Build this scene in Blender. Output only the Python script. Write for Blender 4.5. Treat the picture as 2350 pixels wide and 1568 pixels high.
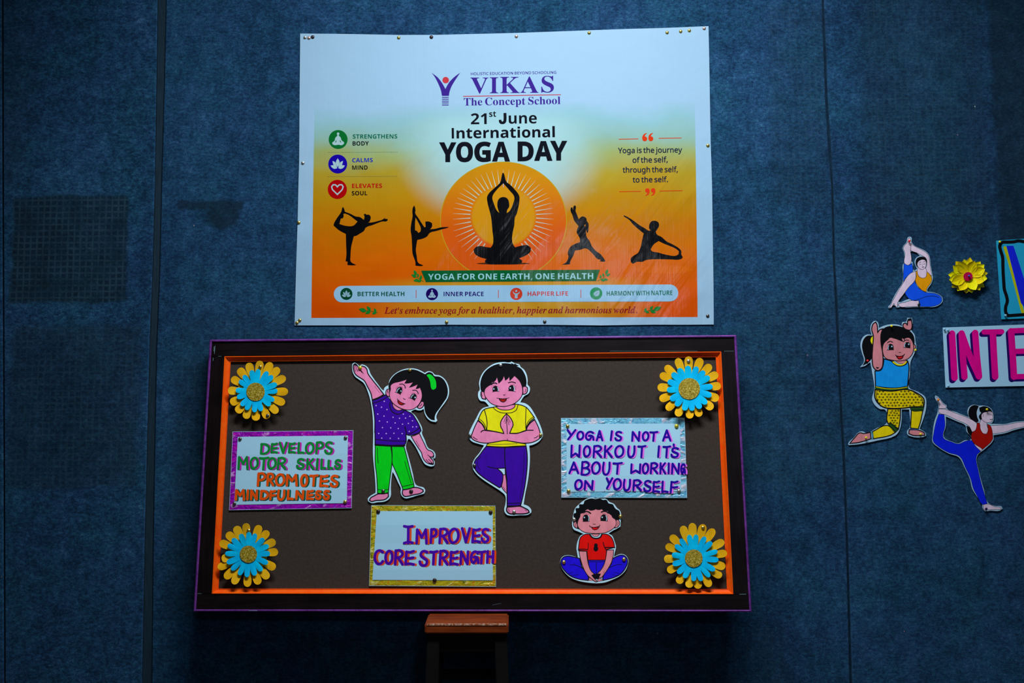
import bpy, bmesh, math, random
from mathutils import Vector, Matrix
from mathutils.geometry import tessellate_polygon

for o in list(bpy.data.objects):
    bpy.data.objects.remove(o, do_unlink=True)
SC = bpy.context.scene
COL = SC.collection
random.seed(7)

# ------------------------------------------------------------------ camera
FPX, IW, IH = 2285.0, 2350, 1568
CAM = Vector((0.0, -3.1, 1.28))
PITCH, ROLL = math.radians(5.4), math.radians(0.4)
_f = Vector((0, math.cos(PITCH), math.sin(PITCH)))
_r0 = _f.cross(Vector((0, 0, 1))).normalized()
_u0 = _r0.cross(_f)
_r = _r0 * math.cos(ROLL) - _u0 * math.sin(ROLL)
_u = _r0 * math.sin(ROLL) + _u0 * math.cos(ROLL)
cd = bpy.data.cameras.new('camera')
cam = bpy.data.objects.new('camera', cd)
COL.objects.link(cam)
cd.sensor_fit = 'HORIZONTAL'
cd.sensor_width = 36.0
cd.lens = 36.0 * FPX / IW
cd.clip_start = 0.05
cam.matrix_world = Matrix(((_r.x, _u.x, -_f.x, CAM.x), (_r.y, _u.y, -_f.y, CAM.y), (_r.z, _u.z, -_f.z, CAM.z), (0, 0, 0, 1)))
SC.camera = cam

# ------------------------------------------------------------------ world, lights, exposure
w = bpy.data.worlds.new('world')
SC.world = w
w.use_nodes = True
w.node_tree.nodes['Background'].inputs[0].default_value = (0.55, 0.75, 1.0, 1)
w.node_tree.nodes['Background'].inputs[1].default_value = 0.008

def area(name, loc, target, sx, sy, power, col, spread=180):
    d = bpy.data.lights.new(name, 'AREA')
    d.shape = 'RECTANGLE'; d.size = sx; d.size_y = sy
    d.energy = power; d.color = col; d.spread = math.radians(spread)
    o = bpy.data.objects.new(name, d)
    COL.objects.link(o)
    o.location = loc
    o.rotation_euler = (Vector(target) - Vector(loc)).to_track_quat('-Z', 'Y').to_euler()
    return o

area('ceiling_panel_light', (0.2, -1.33, 3.58), (0.2, -0.75, 1.0), 1.6, 0.35, 54, (0.98, 0.96, 1.13), 132)
area('far_tube_light', (0.76, -5.1, 2.5), (0.3, 0, 1.7), 0.36, 0.13, 10.0, (0.88, 0.97, 1.1))
SC.view_settings.view_transform = 'Standard'
SC.view_settings.look = 'None'
SC.view_settings.gamma = 1.0
SC.view_settings.use_curve_mapping = False
SC.view_settings.exposure = 0.0

# letter outlines: advance and loops, two base-64 digits per coordinate
GLYPHS = {
'B': ',664w41564s5B5J5g5J5i5F5a4p5G41|17i644i657c5q7M5O70507U6D8S6t8S6t4i|27i4v4i4v5F5s6C6O6n6Z726d7D6e7O6c7b6W7k6N7p6B7r5s7n5Y7d5K7S4v7z53865R8L5Y8O5w8U6Q8V6t8N6-8I7C867L7u7O7m7Q7d7Q7L7M737E6o736Y6Y605v5P5v5N7X5N7X4i|A8K4i4i618T6-8T8K4i7T4i7C5b5q5b5Z4i/616G6-6G6W7t6K7C|B8E5A4i5A8S6h8R7G8K7T8E7e867m7y7q7l7s7V7r7L7m747i6y7d6s7X6n7P6j7H6h7H6g7Y6a7h6U7p6L7v6A7y5w7w5Y7s5K7l597a4+7O4s6t4j/5z6z6b6z6j6+6v74707C727O717V6y7f6o7l6h7n5z7o/5z5M6U5M6o5O6v5R725a775m775z72686u6G6e6K5z6K|C826h4f6A4i5x4n5k4u5Z505P5A5H5M565n52614-6a506r577L5K7n5T7z5d87608M6F8R6V8U6v8V7K8R7s8E7c7b7H7k6t7r6Y7p6M7l6C7f637V5u755r6r5q6Z5t61625e6A5V6L5O6X5K6t5J7D5M7T5Q7j5W7j4r7M4j764g|D8b5A4i5A8S6e8R788K7a877l7+827d8D7A8G6v8H6c8F6A885n7+5S7l5B7S4z754q6h4k6E4i/5z5M6J5M6p5R7A5g7O627S6b7R6u7O787I7L7B7V717e6e7n5z7o|E7e5A4i5A8S7K8S7K7o5z7o5z6z7E6z7E6K5z6K5z5M7K5M7K4i|F7b5A4i5A8S7K8S7K7o5y7o5y6q7E6q7E6B5y6B5y4i|G8V6l4f6M4h5-4n5i4w5S585G5Q575l51684-6a506s53775E7b5M7o5W7+5h88678N6O8R6f8U6z8V7P8T7y8K848G7p7e7J7p747r6o7q6e7o6M7h687V627N5v755q6l5r6D5w5w625f6E5T6U5M6e5K6y5J7J5M7J686b686b6p846p844s7T4i|H8j5A4i5A8S5z8S5z6+7S6+7S8S8F8S8F4i7S4i7S6J5z6J5z4i|I6M5A4i5u4i5u8S5A8S|J6R4n3b4J3f4J4J4a4G4l4G4x4J544S584b5A4p5A8S5z8S5z4x5x4W5u4K5k415e3v5X3p5G3g|K8B5A4i5A8S5z8S5z6k6E777I8S8A8S6t6o8B4i7H4i6I6H5z625z4i|L7g5A4i5A8S5z8S5z5M7U5M7U4i|M9f5A4i5A8S6F8S785a795a858S9A8S9A4i8R4i8R6T8T7e8S7e7U4i6m4i5s7e5r7e5u6R5u4i|N8z5A4i5A8S6A8S7p5e7n6g7n8S8V8S8V4i7U4i5r7X5u6T5u4i|O8u6o4f6V4g5-4n5n4u5b515R5B5J5M5C5Z565o506J4-6b506t567N5J7o5R7+5b885n8G5-8N6E8S6o8V7L8S7b8N7+88887+8H7o8O7b8T7N8X778a6a8X618T5o8O5Z8H5M885B7+517o4u7b4n744g/6o5J715L7E5P7O5V7W5f7h637k6I7k6s7h767c7K7W7W7O7f7E7m717q6o7r6Z7q6M7m6C7f637W5u765r6a5u63635f6C5V6M5P6Z5L|P7-5A4i5A8S6i8R6-8N7E8H7Q887a7z7g7m7k7X7m7H7k6z7h6p7Y6X7J6I7A6C6-686o646Z625z615z4i/5z6h6O6h6X6j6m6p6r6u6y766y7F6w7U6o7f6c7m6K7o5z7o|Q8u7X3p6r4f6V4g5-4n5n4u5b515R5B5J5M565o506J4-6b506t567N5J7o5R7+5b885n8G5-8N6E8S6o8V758U7L8S7b8N7+88887+8H7o8O7b8T7N8X778a6a8Z6H8S5k8D5H83557t4x7f4p8Y3p/6o5J715L7E5P7O5V7W5f7h637k6I7k6s7h767c7K7W7W7O7f7E7m717q6o7r6Z7q6M7m6C7f637W5u765r6a5u63635f6C5V6M5P6Z5L|R8A5A4i5A8S6d8R6x8N7B8I7O8A7Z807g7q7k7b7m7K7k747g6t7c6n7P6Y736K8A4i7H4i6O685z685z4i/5z6n6Z6p6h6s6s6+6w746y7B6y7Q6s7d6n7h6g7k6O7o5z7o|S7b5-4f5R4i4x4t4x5c5e5M5w5J6C5J6J5K6U5Q6a5Y6c5i6Z5u6O625W6W5E6l576v51754+7J4-7g547u5A835K8D5W8L5k8R5+8U6P8V6h8T7N8E767d6t7j6Y7p6E7r617p5y7n5q7g5m7Y5n7N5p7H5x786k6k6z6a786Q7H6E7M607O5k7M5V7I5I7B56714y6q4p6b4j6J4g|T7l5q4i5q7n4p7n4p8S7e8S7e7n6d7n6d4i|U8g6g4f6K4g604l5l4s5X515N5E5F5T5A5k5961598S5x8S5x695+5m675V6E5Q6M5M6h5J6t5K795R7F5W7O5n7R697R8S8D8S8D5r8B5f875U7y5A7r527X4q7M4l6w4f|V875z4i4i8S5V8S6E686O5X6P5O6R5b6c6D7J8S868S6r4i|W9n5f4i4i8S5U8S5+6L685Q6J6L6s8S7c8S8C6A8K5Q8W6P8-8S9n8S8q4i7w4i7N6o7E7Y766r6Z4i|X8C4i4i5y6e4n8S5f8S6T757G8S868S6x6b8C4i7I4i6Q675Y4i|Y7+5y4i5y684i8S5Z8S6L6v778S7+8S6k696k4i|a7t5p4f5S4i5A4t534-4+594x5L4w5Z4x5m4-5y56665F6E5Q6K5e6P5v6S6i6U6g6p6e6u6W6+6M7269725y705S6r5B7N5i7Z5r7b6H7d6Z7c6o7Z6-7U7A7N7J7E7P737U6c7U4i6x4i6n556m556a4u6N4l674g/665D6L5G6X5N6c5S6h5g6i61645+5t5u5p5p5k5f5j5Y5n5L5q5I5y5E|e7p6P4f6C4f5p4k5U4v5M505E58575I525T4+5f4x664y6M516n5C765J7F5a7S5l7X5v7a6I7d6a7b6q7X727R7E7H7O757U6t7Z6c7a6J7a5x5k5x5n5e5r5X5w5Q695H6H5F6a5E6y5H7Q5S7Q4s7C4m6r4g/5l6S6r6S6p6i6i6u6d6z6Y706Q726B735-6+5w6w5o6k|i6J5V7w5G7z5C805687548J568V5C8c5Q8h5b8h5p8c5s8Z5v8V5x8J5v875p805k7z/564i567Z5u7Z5u4i|l6J564i568h5u8h5u4i|n89564i567Z5i7Z5p7C5s7C607O677T6M7Z6k7d6y7c797Z7K7U7U7N7b7E7h727k6q7l4i6z4i6z6W6y6e6s6r6o6v6d6+6W6-6L6+6D6x666s616l5w6S5u625u4i|o7y6J4f674f5x4h5m4l5S4w5K51575K525V4+5i4x684z6U516m59715J7E5W7P5l7X617b6K7d6j7a6u7W727S7K7E7X6y7c6m7g6a7j687h5o7d5W7V5F7L51784t6u4l6d4g/6K5H6b5K6i5P6n5V6r5d6v5x6w686v6L6r6f6n6n6i6t6T6+6B6+5y6t5t6n5p6f5m6W5l6L5k685m5m5t5V5y5P635K|r75564i567Z5i7Z5q745s745-7I6C7T6J7X6a7c6p7d6y7c6z7b6w6s6p6u6b6u6I6p636g5y6V5u695u4i|s7J5u4f5c4f5N4h594k4x4p4x5T535P5J5K5h5E5w5D665E6F5I6J5N6L5T6H5d6B5i5U61576G506Q4y6c4x6q4y70507A567J5F7Q5Q7W5c7a647d6K7c6q7V747O6r6q6e6w6L7063725o6-5k6x5j6q5n6i5t6e6Y6L6q6B735u765g755L715A6x506o4u6d4n6Q4i|t6+654f5r4g5X4n5S4r5J515D5G5C5Q5C6+4q6+4q7J5F7a5U8A5+8A5+7Z6n7Z6n6+5+6+5+5X5-5S645M6F5H6a5I6p5M6p4n6b4i6J4f|u89664f5u4g5i4j5X4o5N4v5F525A5D565R555i557Z5t7Z5t5u5v5d5x5W625M6E5H6L5H6V5I6l5P6q5W6u5f6y5-6y7Z7k7Z7k4i784i71546-546q4t6d4l6N4g',
'R': ',664w415B5J5g5J5i5F5a4p5G41|.665P4d5D4g5A4j564q544+56595A5G5P5L5e5G5i595k4+5i4q5e4j5a4g|A834i4i6A8T6b8T824i7Z4i765s5d5s5B4i/5n6H6z6H6Y7Q6N7+6J7k|B875D4i5D8S6c8R788K7L8E7V877c7y7h7m7i7W7f7D7W6z7Q6t7I6o6+6g7Q6X7b6P7j6F7q5v7p5X7l5J7e587U4+7I4s734m6p4j6X4i/5h6s6b6s6x6x76757A7C7D7T797k6-7v6j806I825h82/5h566g56705D7D5P7H5W7J5f7J5x7H647D6B6-6M6r6Q6e6S5h6S|C816l4f6D4i5-4n5c505S5A5D5Z575n516I516s587M5L7n5U7z5r8G6H8R6Y8U6q8V7N8S7s8H7g7t7H8173846p856X836H7+637s5t7h5j7T5c7C5Y6v5W6a5Y6F5c5y5i5h5r5T615I6F5A6W556p537O577i5D7i4o7O4i714f|D8X5D4i5D8S6e8R778K7Y877j7+7+7d857P8C6v8D6c8B6A845n7w5S7i5B7P4z744q6h4k6F4i/5h566B566s5C7K5U7d5x7j6b7h6y7d7F7V7V7L7i787r6u7y6d815h82|E7d5D4i5D8S7J8S7J815h815h6s7D6s7D6S5h6S5h577J577J4i|G8X6p4f6H4i624n5f505L5L585n5460506a516s597N5F7b5N7o5X7z5w8G688N6g8U778V7Q8T7q8N848H7v7t7S817C846x856d836L7+657s5u7h5k7T5c7C5Y6v5W6a5Y695f5n5l5d5r5U665F6T566h5479537R557f597f6G6r6G6r6h886h884r7g4j7M4g|H8b5D4i5D8S5h8S5h6s7c6s7c8S848S844i7c4i7c6S5h6S5h4i|I60584i5a4i5a8S588S|L7S5D4i5D8S5h8S5h577K577K4i|N8h5D4i5D8S5l8S7l5L7n5L7k6K7k8S8B8S8B4i7d4i5c7p5e6o5e4i|O8p6l4f6T4g5+4n5n4u5S5B5J5M575o516J506b516s577N5J7o5S7+5c885+8N6D8S6m8V7H8S7V8N7u88827+8H7b8N7N8R778U6a8R618N5o8A5M825B7i4u7V4n714g/6l5372547J597W5H7h5T7p5h7v5y7z6F7+6a7z6w7v7D7p7T7h7h7W7s7J7-73836m856T836C7-5-7s5q7h5h7T5b7D5W6a5b5y5h5h5q5T5+5H6C596S54|S7b5-4f5Y4g5H4j4z4q4z5H5J595a556D536O556f5D6p5Q6s5f6q5v6c695Z6d5G6s596-5479517L517h567y5A835M8F5b8O628V6f8T7F8I757u6o7-6S846C855u825g7x5b7s5V7f5W7N5a7E5l72626u6t6X746N7D6B7J5z7L5i7J5T7F5G78546z4w6n4p6Y4j6I4g|T7d5w4i5w814l814l8S7Z8S7Z816O816O4i|U8Y6c4f6H4g5+4l5l4s5Y515N5E5G5T5C5k5A615A8S5e8S5e605f5o5i5c5n5S5u5J615C6C576O546d536s5473577E5D7T5T7a5q7b617b8S838S83617z5U7p5A7i527Q4q7F4l6r4f|Y7g5y4i5y684i8S5D8S6B6c798S7g8S6Q696Q4i|a7f5q4f5e4f5K4m554z4-564y5H4x5U4z5h515s575-5H685h6J5z6M6m6O6m6k6h6z6d726R796J7B5t795O6z5F7K5Z7S647Z6S7Y6f7V6q7R6z7L747C79727C6r7D4i6u4i6n566b4v6O4m694g/5x5066516P586X5D6d5K6i5T6l5e6m645v605d5u5X5p5T5j5R5c5Q5U5S5H5V5C5e54|e7g6L4f694f5o4k5e4p5M50595I515f4-5s4+65516W586t5E715K7A5a7O5k7T627Z6P7Z6a7X6j7U6+7K757D7F6z7M6f7O6U7O605T605X5b5c5R5r5B5-566A536V526r557G5E7G4q6r4h/5U6O6v6O6v6Z6t6i6l6z6f736X786O7A647A5x785p745i6+5V6Z|f6W5H4i5H794n794n7N5H7X5K895P8L5W8U5f8a5p8f5+8i6B8j6Q8i6k8d6c8G6F8L648K5v8F5o855l7s5k7W6R7W6R795k795k4i|g7x6D3R5f3U5D3d5D425g3t6F3q6a3t6p426v496z4I704R725470546s4u6f4l6Q4g5u4g5g4l5T4s5I51535V4+66536i5I7A5T7L5f7T5u7Y6P7Y6X7W6l7P7278767W7U7W7U4f7T4N7P477J3w7A3l6-3c6n3W/6D516b546r5F6+5Z71666+6b6w6n6q6x6j726a776C7A5u765f6v5W6Z5T655W5e5f5I5u55|h7y594i598h5c8h5c7J5a775c775h7E5t7O5+7S6M7Z6k7Y6x7V777Q7G7J7N7A7S6-7V6n7W6X7W4i734i736V716o6v706i786R7A6D7961765u715n6w5i6m5d6O5c4i|i635O7+5H7-59855788568H578P5B8V5K8Z5R8Z5a8V5f8H5c855U7-/594i597W5c7W5c4i|j635O7+5H7-59855788568H578P5B8V5K8Z5R8Z5a8V5f8H5c855U7-/4p3R4Q3V4Q3t4d3q4w3r553z5742594G597W5c7W5b455V3n5J3Z503S|l63594i598h5c8h5c4i|m9c594i597W5W7W5b775s7P6C7Y6K7Z6l7X6+7S7A7I7J757V7J7c7O7r7V857Z8S7Y8f7V8p7R8y7K927B976-9A6n9B6X9B4i8k4i8k6W8h6p8a708P787z7A7o777g727V6p7R6f7O6F7O4i6x4i6x6W6v6p6o706c786M7A5-765t715n6w5i6m5d6O5c695c4i|n7y594i597W5W7W5b775t7P6E7Y6k7Y777R7G7K7N7B7S6-7V6n7W4i734i736V716o6v706i786R7A6D7962765u715o6w5f6b5d6O5c4i|o7t6H4f654f5m4l5U4w5M51595J515h4+66506R546k5B6+5L7B5X7M5l7T607Y6U7Z6f7X6z7O7E7B7L737V6k7Y6Y7b667a5n7V5V7O5F7E51724s6q4l6Z4g/6I516U526f566w5K6-5U765t766L6-6k6w6u6o706f766U796H7A5w765f6u5W6Z5T665W5g5a5U5g5K5n5C5w566552|r6t594i597W5X7W5b6-5r7J5y7P6B7X6J7Z6g7Z6o7X6k766a786D775x6z5j6i5e6T5c6C5c4i|s7D5s4f5T4g5F4j4z4q4z5F5G575V535t506A526N586V5G6X5L6X5U6V5a6R5g6B5r5N6B5C6J546R4-6c4z6q4+6+5278587G5G7N5Q7S5o7Z6O7Y6w7N6m706O786C7A5l7A5Z755S6+5P6r5Q6k5W6c5e6X5u6P6O6D6m5-6w5n6y5h6+5U6z5H6v576p4+6g4s6W4m654f|t6c604f5i4h5W4m5I4+5B5M5B794n794n7N5B7Z5N895e895e7W6S7W6S795e795e5X5g5J5m595r555-516F516U556U4k6C4f|u7y684f5v4g5W4n5N4u5G515B5D585Q575g577W5a7W5a5i5d5P5k5C5x546C516Q526c556s5I6x5R6-5c715p717W7V7W7V4i774i71546t4u6f4l6P4g|y7O583R4m3U4m3s4v3q5B3q5N3u5T3y5f4D5r4h4i7W5C7W5p5w63596t7W7N7W6A4J5-3y5n3h5f3a5W3V5L3S',
'S': 'A874e4i4e4r4i4r4q4u4u4x555H6J8L6S8L7p587w4z804t8A4r8A4i6V4i6V4r6g4s6p4v6u4z6w536t5F6g5k5W5k5I5D5H545J4+5N4v5V4s5i4r5i4i/5b5y6b5y647C|C8M6i4d6D4g5+4l5a4+5P585G5J515k4w6D4v6U4w6l4z6-527E5G7e5Q7p5b7z5n855-8C6E8H6T8K6k8L778I7f867k867u897+8L868L86767+767u7L7e7k7K7-79856n8A6M83637l5u7D5q6T5u5n655H6Q4+6t4u714u7B4w7V527f587o5F825X8C5O7v537Z4p794g|I6l4p4i4p4r514t5B4y5G545H5A5I5I5I7j5G7w5C8252864p874p8G6c8G6c876N866E826B7-687q677j675E6B4-6J4v6R4s6d4r6d4i|K8h4q4i4q4r4y4r584v5C4y5G555I5K5I7f5G7t5B80588353854y874q874q8G6b8G6b876V876F836A7y677l676X7J7j7N7p7Q7z7O827J857A876z876z8G8V8G8V878B857x7+7g7n6p6w8K538V4u8m4r8m4i6u4i6u4r774r7D4s7H4v7J4z7H546G6N676F675K69556D4y6H4v6T4r6b4r6b4i|S7l514d515x5B5x5L5R5S5F5a555j4z624q6E4p6N4q6c4v6n546r5A6t5H6s5Z6n5j6e5r5z6B5a6Q5I6g5C6p586y5677557S5A7j5I7y5O835c8D5-8L6P8K728A798D7C8L7M8L7M7C7D7C7B7L737b6w7p6k7+6Y866K8A658A5+885t855j7y5e7n5e7a5g7U5r7G6A736z6h7B6X7L6M7T647W5k7T5Q7Q5H7G51714r6u4m6a4f6C4d5x4e5T4n5K4o5G4n5D4k5B4d|T805Q4i5Q4r5f4s5p4x5u555w5K5w855g845V815L7y5D7s507Z4w7B4n7B4n8G7v8G7v7A7n7A7h7a7U7s7C816m856m5C6n556p4-6w4u774r7G4r7G4i|V826M4c4z7r4t7+4m844b874b8G6L8G6L876E875-845w805u7s6j5q7Q7f7T7r7T7y7Q827N847E867187718G898G898780867u827k7p6V4c|c6-5w4d5e4g5V4j5N4n594+4-5E4u5X4s5i4s634x6P566h5J6w5b755l79637C6F7B6Y766l6y6s6k6t6d6r6U6q6R6h6J6Y6I6P6K6J6O6F6V6E6l6F6q6E6v6B6z677061705q6z5h6p5c6Y5a6A5b5u5d5f5h5T5t5A5-5468506I4-6R506Z536q5G6w5A6j4x6U4m6D4f|e735v4d5l4e5U4j5M4n5F4t53554+5E4s5k4s664u6H4x6R546j5G6x5N715e795n7B687A6K766V706e6u6m6k6r6X6u6J6v636v5-5c5-5f5a5n5H5+556G516P536h5D6p5N6w5G6j4+6U4n6C4g/5c6C6H6C6G6g6D6t666+62705z705p6+5i6r5d6c|h7h4r4i4r4q4w4q504t544x5653567u538351854r884r8G5s8G5s6n606z6B756O7A6c7B6v78766+7E6j7H6M7H537J4y7N4t7T4q7Y4q7Y4i6H4i6H4q6Q4r6U4v6X4-6Y6O6V6j6Q6o6H6q6A6p636l5s6Y5s535v4v5x4t5+4r664q664i|l6G4r4i4r4q4+4s534v5653567y548352854s884s8G5s8G5s535v4v5x4t664q664i|n7h4r4i4r4q4w4q504t544x5653566l536w516y4w6-4r6-4r775s775s6o606z6B756O7A6c7B6v78766+7E6j7H6M7H537J4y7N4t7T4q7Y4q7Y4i6H4i6H4q6Q4r6U4v6X4-6Y6O6V6j6Q6o6H6q6A6p636l5s6Y5s535v4v5x4t5+4r664q664i|o7L604d5h4g5Y4j5P4o5A4+4-5F4x5P4u5Z4r5v4u6F4x6Q546i5A6q5P715h795r7B6B7B6L796d716l6x6y6j716a786G7A657A5j785Y715E6s4+6d4n6U4j6B4e/604o6C4r6H4v6M536Q5b6P6D6M6g6K6p6C6+67715w715q6+5l6v5i6p5e6U5c5v5d5T5i4-5q4r|p7c4r3c4r3k503n563z566j536w4w6-4s6-4s775q775q6l5y6y66746I7A6V7C6m796t76756x7A6r7J6b7P6I7R5y7P5b7N5Q7F577A4-6+4o6l4g6c4e6T4d6I4e674i5+4p5s4y5s435v3t5-3n663l6F3l6F3c/6E4w6L4x6R4+6W536a5A6f5U6g5g6g686b6e6T6p6N6s6F6t686s616o5x6h5s6Y5s5E5w55604-664x|t6U5g4d5O4g5I4j5D4n564+545G546t4s6t4s725H7S5a7p5i805q805q776K776K6t5q6t5q5G5u535z5066516B546J5H6R5D6I4y674n5w4g',
'I': 'L814R4i4R4q4b4q4i4s4o4w4t504-5N5d7f5e7v5d7y5Z815V835G855G8D6w8D6w856m856b816T7u6P7l5k5E5i515k4y5r4v5z4u6Q4v6e4x6r4-71557C5D7L5M7c5l7m5l7R4i|a7K574e4-4e4u4g4o4k4e4v4Z584a5Z4f5s4s6H526Y5M6s5h735r765-7768756F716K6w6N6n6S7370736U596V526Z506e526q5D6w5O725J6r506e4o6R4g6E4e654f5-4j5x4q5w565z5I5m4-5a4o5M4g5E4e/5Q505Y525k5C5-5e6B6A6F6Z6E6l6C6q686t5+6u5s6q5o6m5c6W5R6B5L5y5H5m5D5S5D5C5G55|b7D5I4d574e4u4i4g4q4c4x4d535P7t5P7z5M825H845485548E5b8H6A8N5i6h5t6t62706D756P776e746k706u6r6x6j6z6a6y686s5s6k5a6S5B6L54664t5w4m5j4h5W4e/5Q4p5d4t5q525-5I695c6I626L6L6K6a6H6g6C6k656m5-6l5v6i5i6S5Z675I5F5F505G4u5L4q|c6t5Q4d5F4e4y4l4r4r4l4z4e5H4d5T4g5r4k614q6E536a5D6k5Z6+5w7665776L756Y6+6g6q6i6k6i6a6f6R6W6J6J6I6C6K696M646V646b6A6o6A6u666y5+6y5w6w5f6f5U6K5O645I5i5H5T5J5F5O555W4-5f4z5q4-5+55685F6I5S6R5M6D515z4p5i4g|d7K584d4v4g4k4p4d514b5B4a5L4g5s4n674w6N5C6k5U6y5e725p765+776B756M6-6a7j6c7w6Z816X826R846I846I8D7N8N6V586V526Z506i566v5O705J6p506d4o6R4g6F4d664f604j5y4q5x4z5x575+5I5u585h4u5U4j5N4g/5S515W515e555p5I5z5a665v6E6K6H6a6G6m6E6r6A6v656w5+6u5w6s5p6l5a6Q5L5v5F5b5D5P5D5F5J545P51|e6p5O4d5D4e4x4l4q4r4k4z4d5H4d5c4h5v4p6B4+6S5J6o5R6u5p7464776J756Q726Z6w6e6l6f6e6d6U6Z6L6T6C6J63675x5v5q5d5k5J5g5H5O5J5D5N555a4+5o505x55655F6E5S6N5M6A515x4p5g4g/5M5r5U5t5i5+5u66626G696S6D6k6C6q686w646y5y6x5n6o5h6g5V6K|f6D4B3c3-3e3o3o3k3y3k463o4F3u4J424K474I4C4E4E484D3z493u493q4C3o4I3o4L3p4R3v4b4B4i4Z5A6s4p6s4r735D735J7N5Y7t5h825-8I6A8M6M8N6U8N6h8J6q8C6t876v7z6u7r6r7l6l7i6a7h6S7l6N7t6N7z6S866R8C6N8D6I8C6983657y5u7L5q736H736F6s5o6s5S5G5I4j574H50454o3q4W3g4M3d|g715J3c4t3f4i3i4Z3n4S3s4N3y4I4B4J4H4O4R4g4d4y4l4l4w4i504h5A4i5E4o5M515X595b4w5n4s5s4o5-4m6A4p6Q4s6X4-6l556r5C6w5a755t7764766G736R6+6c6s736s716e6l6e6m6S6l6K6g656X5t6K5i5w5Y5d5W5M5X5D5P5E5J5G5G674y6L4p6S4h6X4Q6U4C6R456B3r5o3g/5c5g5p5l5t5p6163666H686W676m656t5w6y5n6v5b6j5U6Y5O6D5N5+5O5r5R5l5V5i/5M3o5c3p5p3v5w415y465z4B5y4G5w4L5n4S5A4g4-4a4s4T4n4L4m474o424x3v5E3o|h7V6L4d6B4f644k604r5-55625M6R6Y6R6g6Q6j6O6k6C6i626b5u6P5j685Q5U5I565C4i4Z4i5P7s5P7y5N815H845484548D5Q8F6A8N5b6E606n6G6-6X766g776r756z71726v736c6+6F6d5C6d556e536i516n536z5H755T7C5P6+536n4q6Z4g|i6D5k7c5f7c5X7f5R7l5O7t5P855U8C5f8I5o8I5z8C6480647t607l5w7f5s7d/554e4-4e4s4i4m4o4k4s4i504m5L576h566l536o4-6q4s6q4r6z5O715t775N5I5M555N535R515W535i5F5p5P5w5K5j515W4p5I4h|l63504d4r4f4n4h4h4n4d4w4d554f5G5L7j5N7u5M7-5K825F845685568D678N5G585I525M505W565j5O5q5J5X4u5R4o5E4g|m8p7g4e7W4g7P4k7L4s7K557N5M7m6Z7l6j7g6l7R6f7B6N6w5u6f5B6V4i5u4i6T6c6R6j6M6l696g646c5r6K5X5j5G4x5D4i4b4i566f556l526o4+6q4r6q4q6z5u775c6D5u6d696v6Q736Z766i776t756-71746v756k716O796a7W6y7l747-778A758I718N6v8O6c8J6G7y5C7y567-52845289558O5P8V5K8B4v854p7u4h|n7V6M4d6D4f664k614r6055685c6T6b6R6j6P6k6D6i646b5w6Q5m6B5X5j5O5L5G4x5D4i4b4i566f556l526o4+6q4r6q4q6z5u775c6D5u6d696v6I6-6Z766i776t756-71746v756h746Y6e596g536k516p536u58745P7C5K6+516h4k6a4g|o7A5S4d5H4e574h4s4s4l4+4e5H4d5T4d5c4h5v4u6K5B6i5Q6u5g725x7664776G766R736a6-6i6v6t6e6v6T6w686p5j6g5R6U5B6G4y5u4j5l4g/5W4p5a4p5h4t5s555z5H665c6D5z6J6a6I6l6F6s696x5+6y5s6u5l6m5h6h5X6O5P625H5a5F5M5F595G4-5J4u5O4q|p7H453c453m4D3m4I3p4N3t4P3y556Y566j556m4-6q4q6r4q6z5q775g6b5t6q646+6H756U776i746o716x6s706c716S6-686r5f6a5D6T556E4t5+4j5s4g5b4d5P4f5E4l5346523u573o5N3l5N3c/5V4p5d4r5l4x5t545-5G6E5n6K666N6N6N6W6L6d6F6k6A6l5z6h5o6W5e6D5J525K4w5M4s|r6l4b4i566f556l526o4+6q4r6q4q6z5u775b6A5q6c5+6q6B716I756R776Z756f716i6w6k6m6h6Z6c6S6U6P6L6P6D6U666b5w6S5p6I5d5x5R5T5D4i|s6h5P4d534h4r4m4j4k4f4f4W4g4f5Y4o5X4s5D4y4+574s5L4p5T4q5Z4u5d4+5e595Z5M5E5n52634z6E4w6P4w6U4z6k516r5D705L745T765q756B706B6-6I716M756V756N6I6F6J6A6b636o5w6w5h6y5d6x5V6r5S6i5W6V5-5t645k685c6A5U6B5F654+5z4q5p4j5d4f|t694x4d4n4f4g4j4c4r4a4-4b5A526r4o6r4o7054785J7J5Y7X5l7p5z7p5l726972666r5h6r5E5G5E555G515J505T575i5R5q5M5c525O4p5A4g|u7V534d4u4f4m4k4h4r4g58536d526l506o4x6q4o6q4o6z5r775J5G5I545K515O505X525h595r5L6A5u6R6d6Y727A726f596i526p536x5B755P7D5K6-516o4p6b4g6N4d6A4h644n614x625A675V5s575b4r5L4h5C4e|w7+544d535v4-6U4v6m4q6q4h6r4h6z5S775X715b6n5e6L5g5k6V776d776n5N775o7G607O6H7P6N7N6T7L6X7H6a7B6i796u7C6-7L767X777e747k6+7n6m7i6R7U60775V6d4u6O4e6E4d66655E4e|y6v4T3c4J3d4E3f483l443s443+47454G4C4R4D4m434s414w424-455C4J5I4T5L4c5K4x5F5P566A516S4v6n4p6s4d6s4d6-4q705I775M775Q755U705a6h5s5I6B5y6H6B6I6P6G6T626g606o616x69746G766L776X736c6+6f6r6d6W6J5k5u4z5b4W5O4F5A404z3q4m3h4Z3c|.665P4d5D4g5A4j564q544+56595A5G5D5I5P5L5e5G5i595k4+5i4q5e4j5a4g|,664w41564s5B5J5g5J5i5F5a4p5G41',
}

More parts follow.
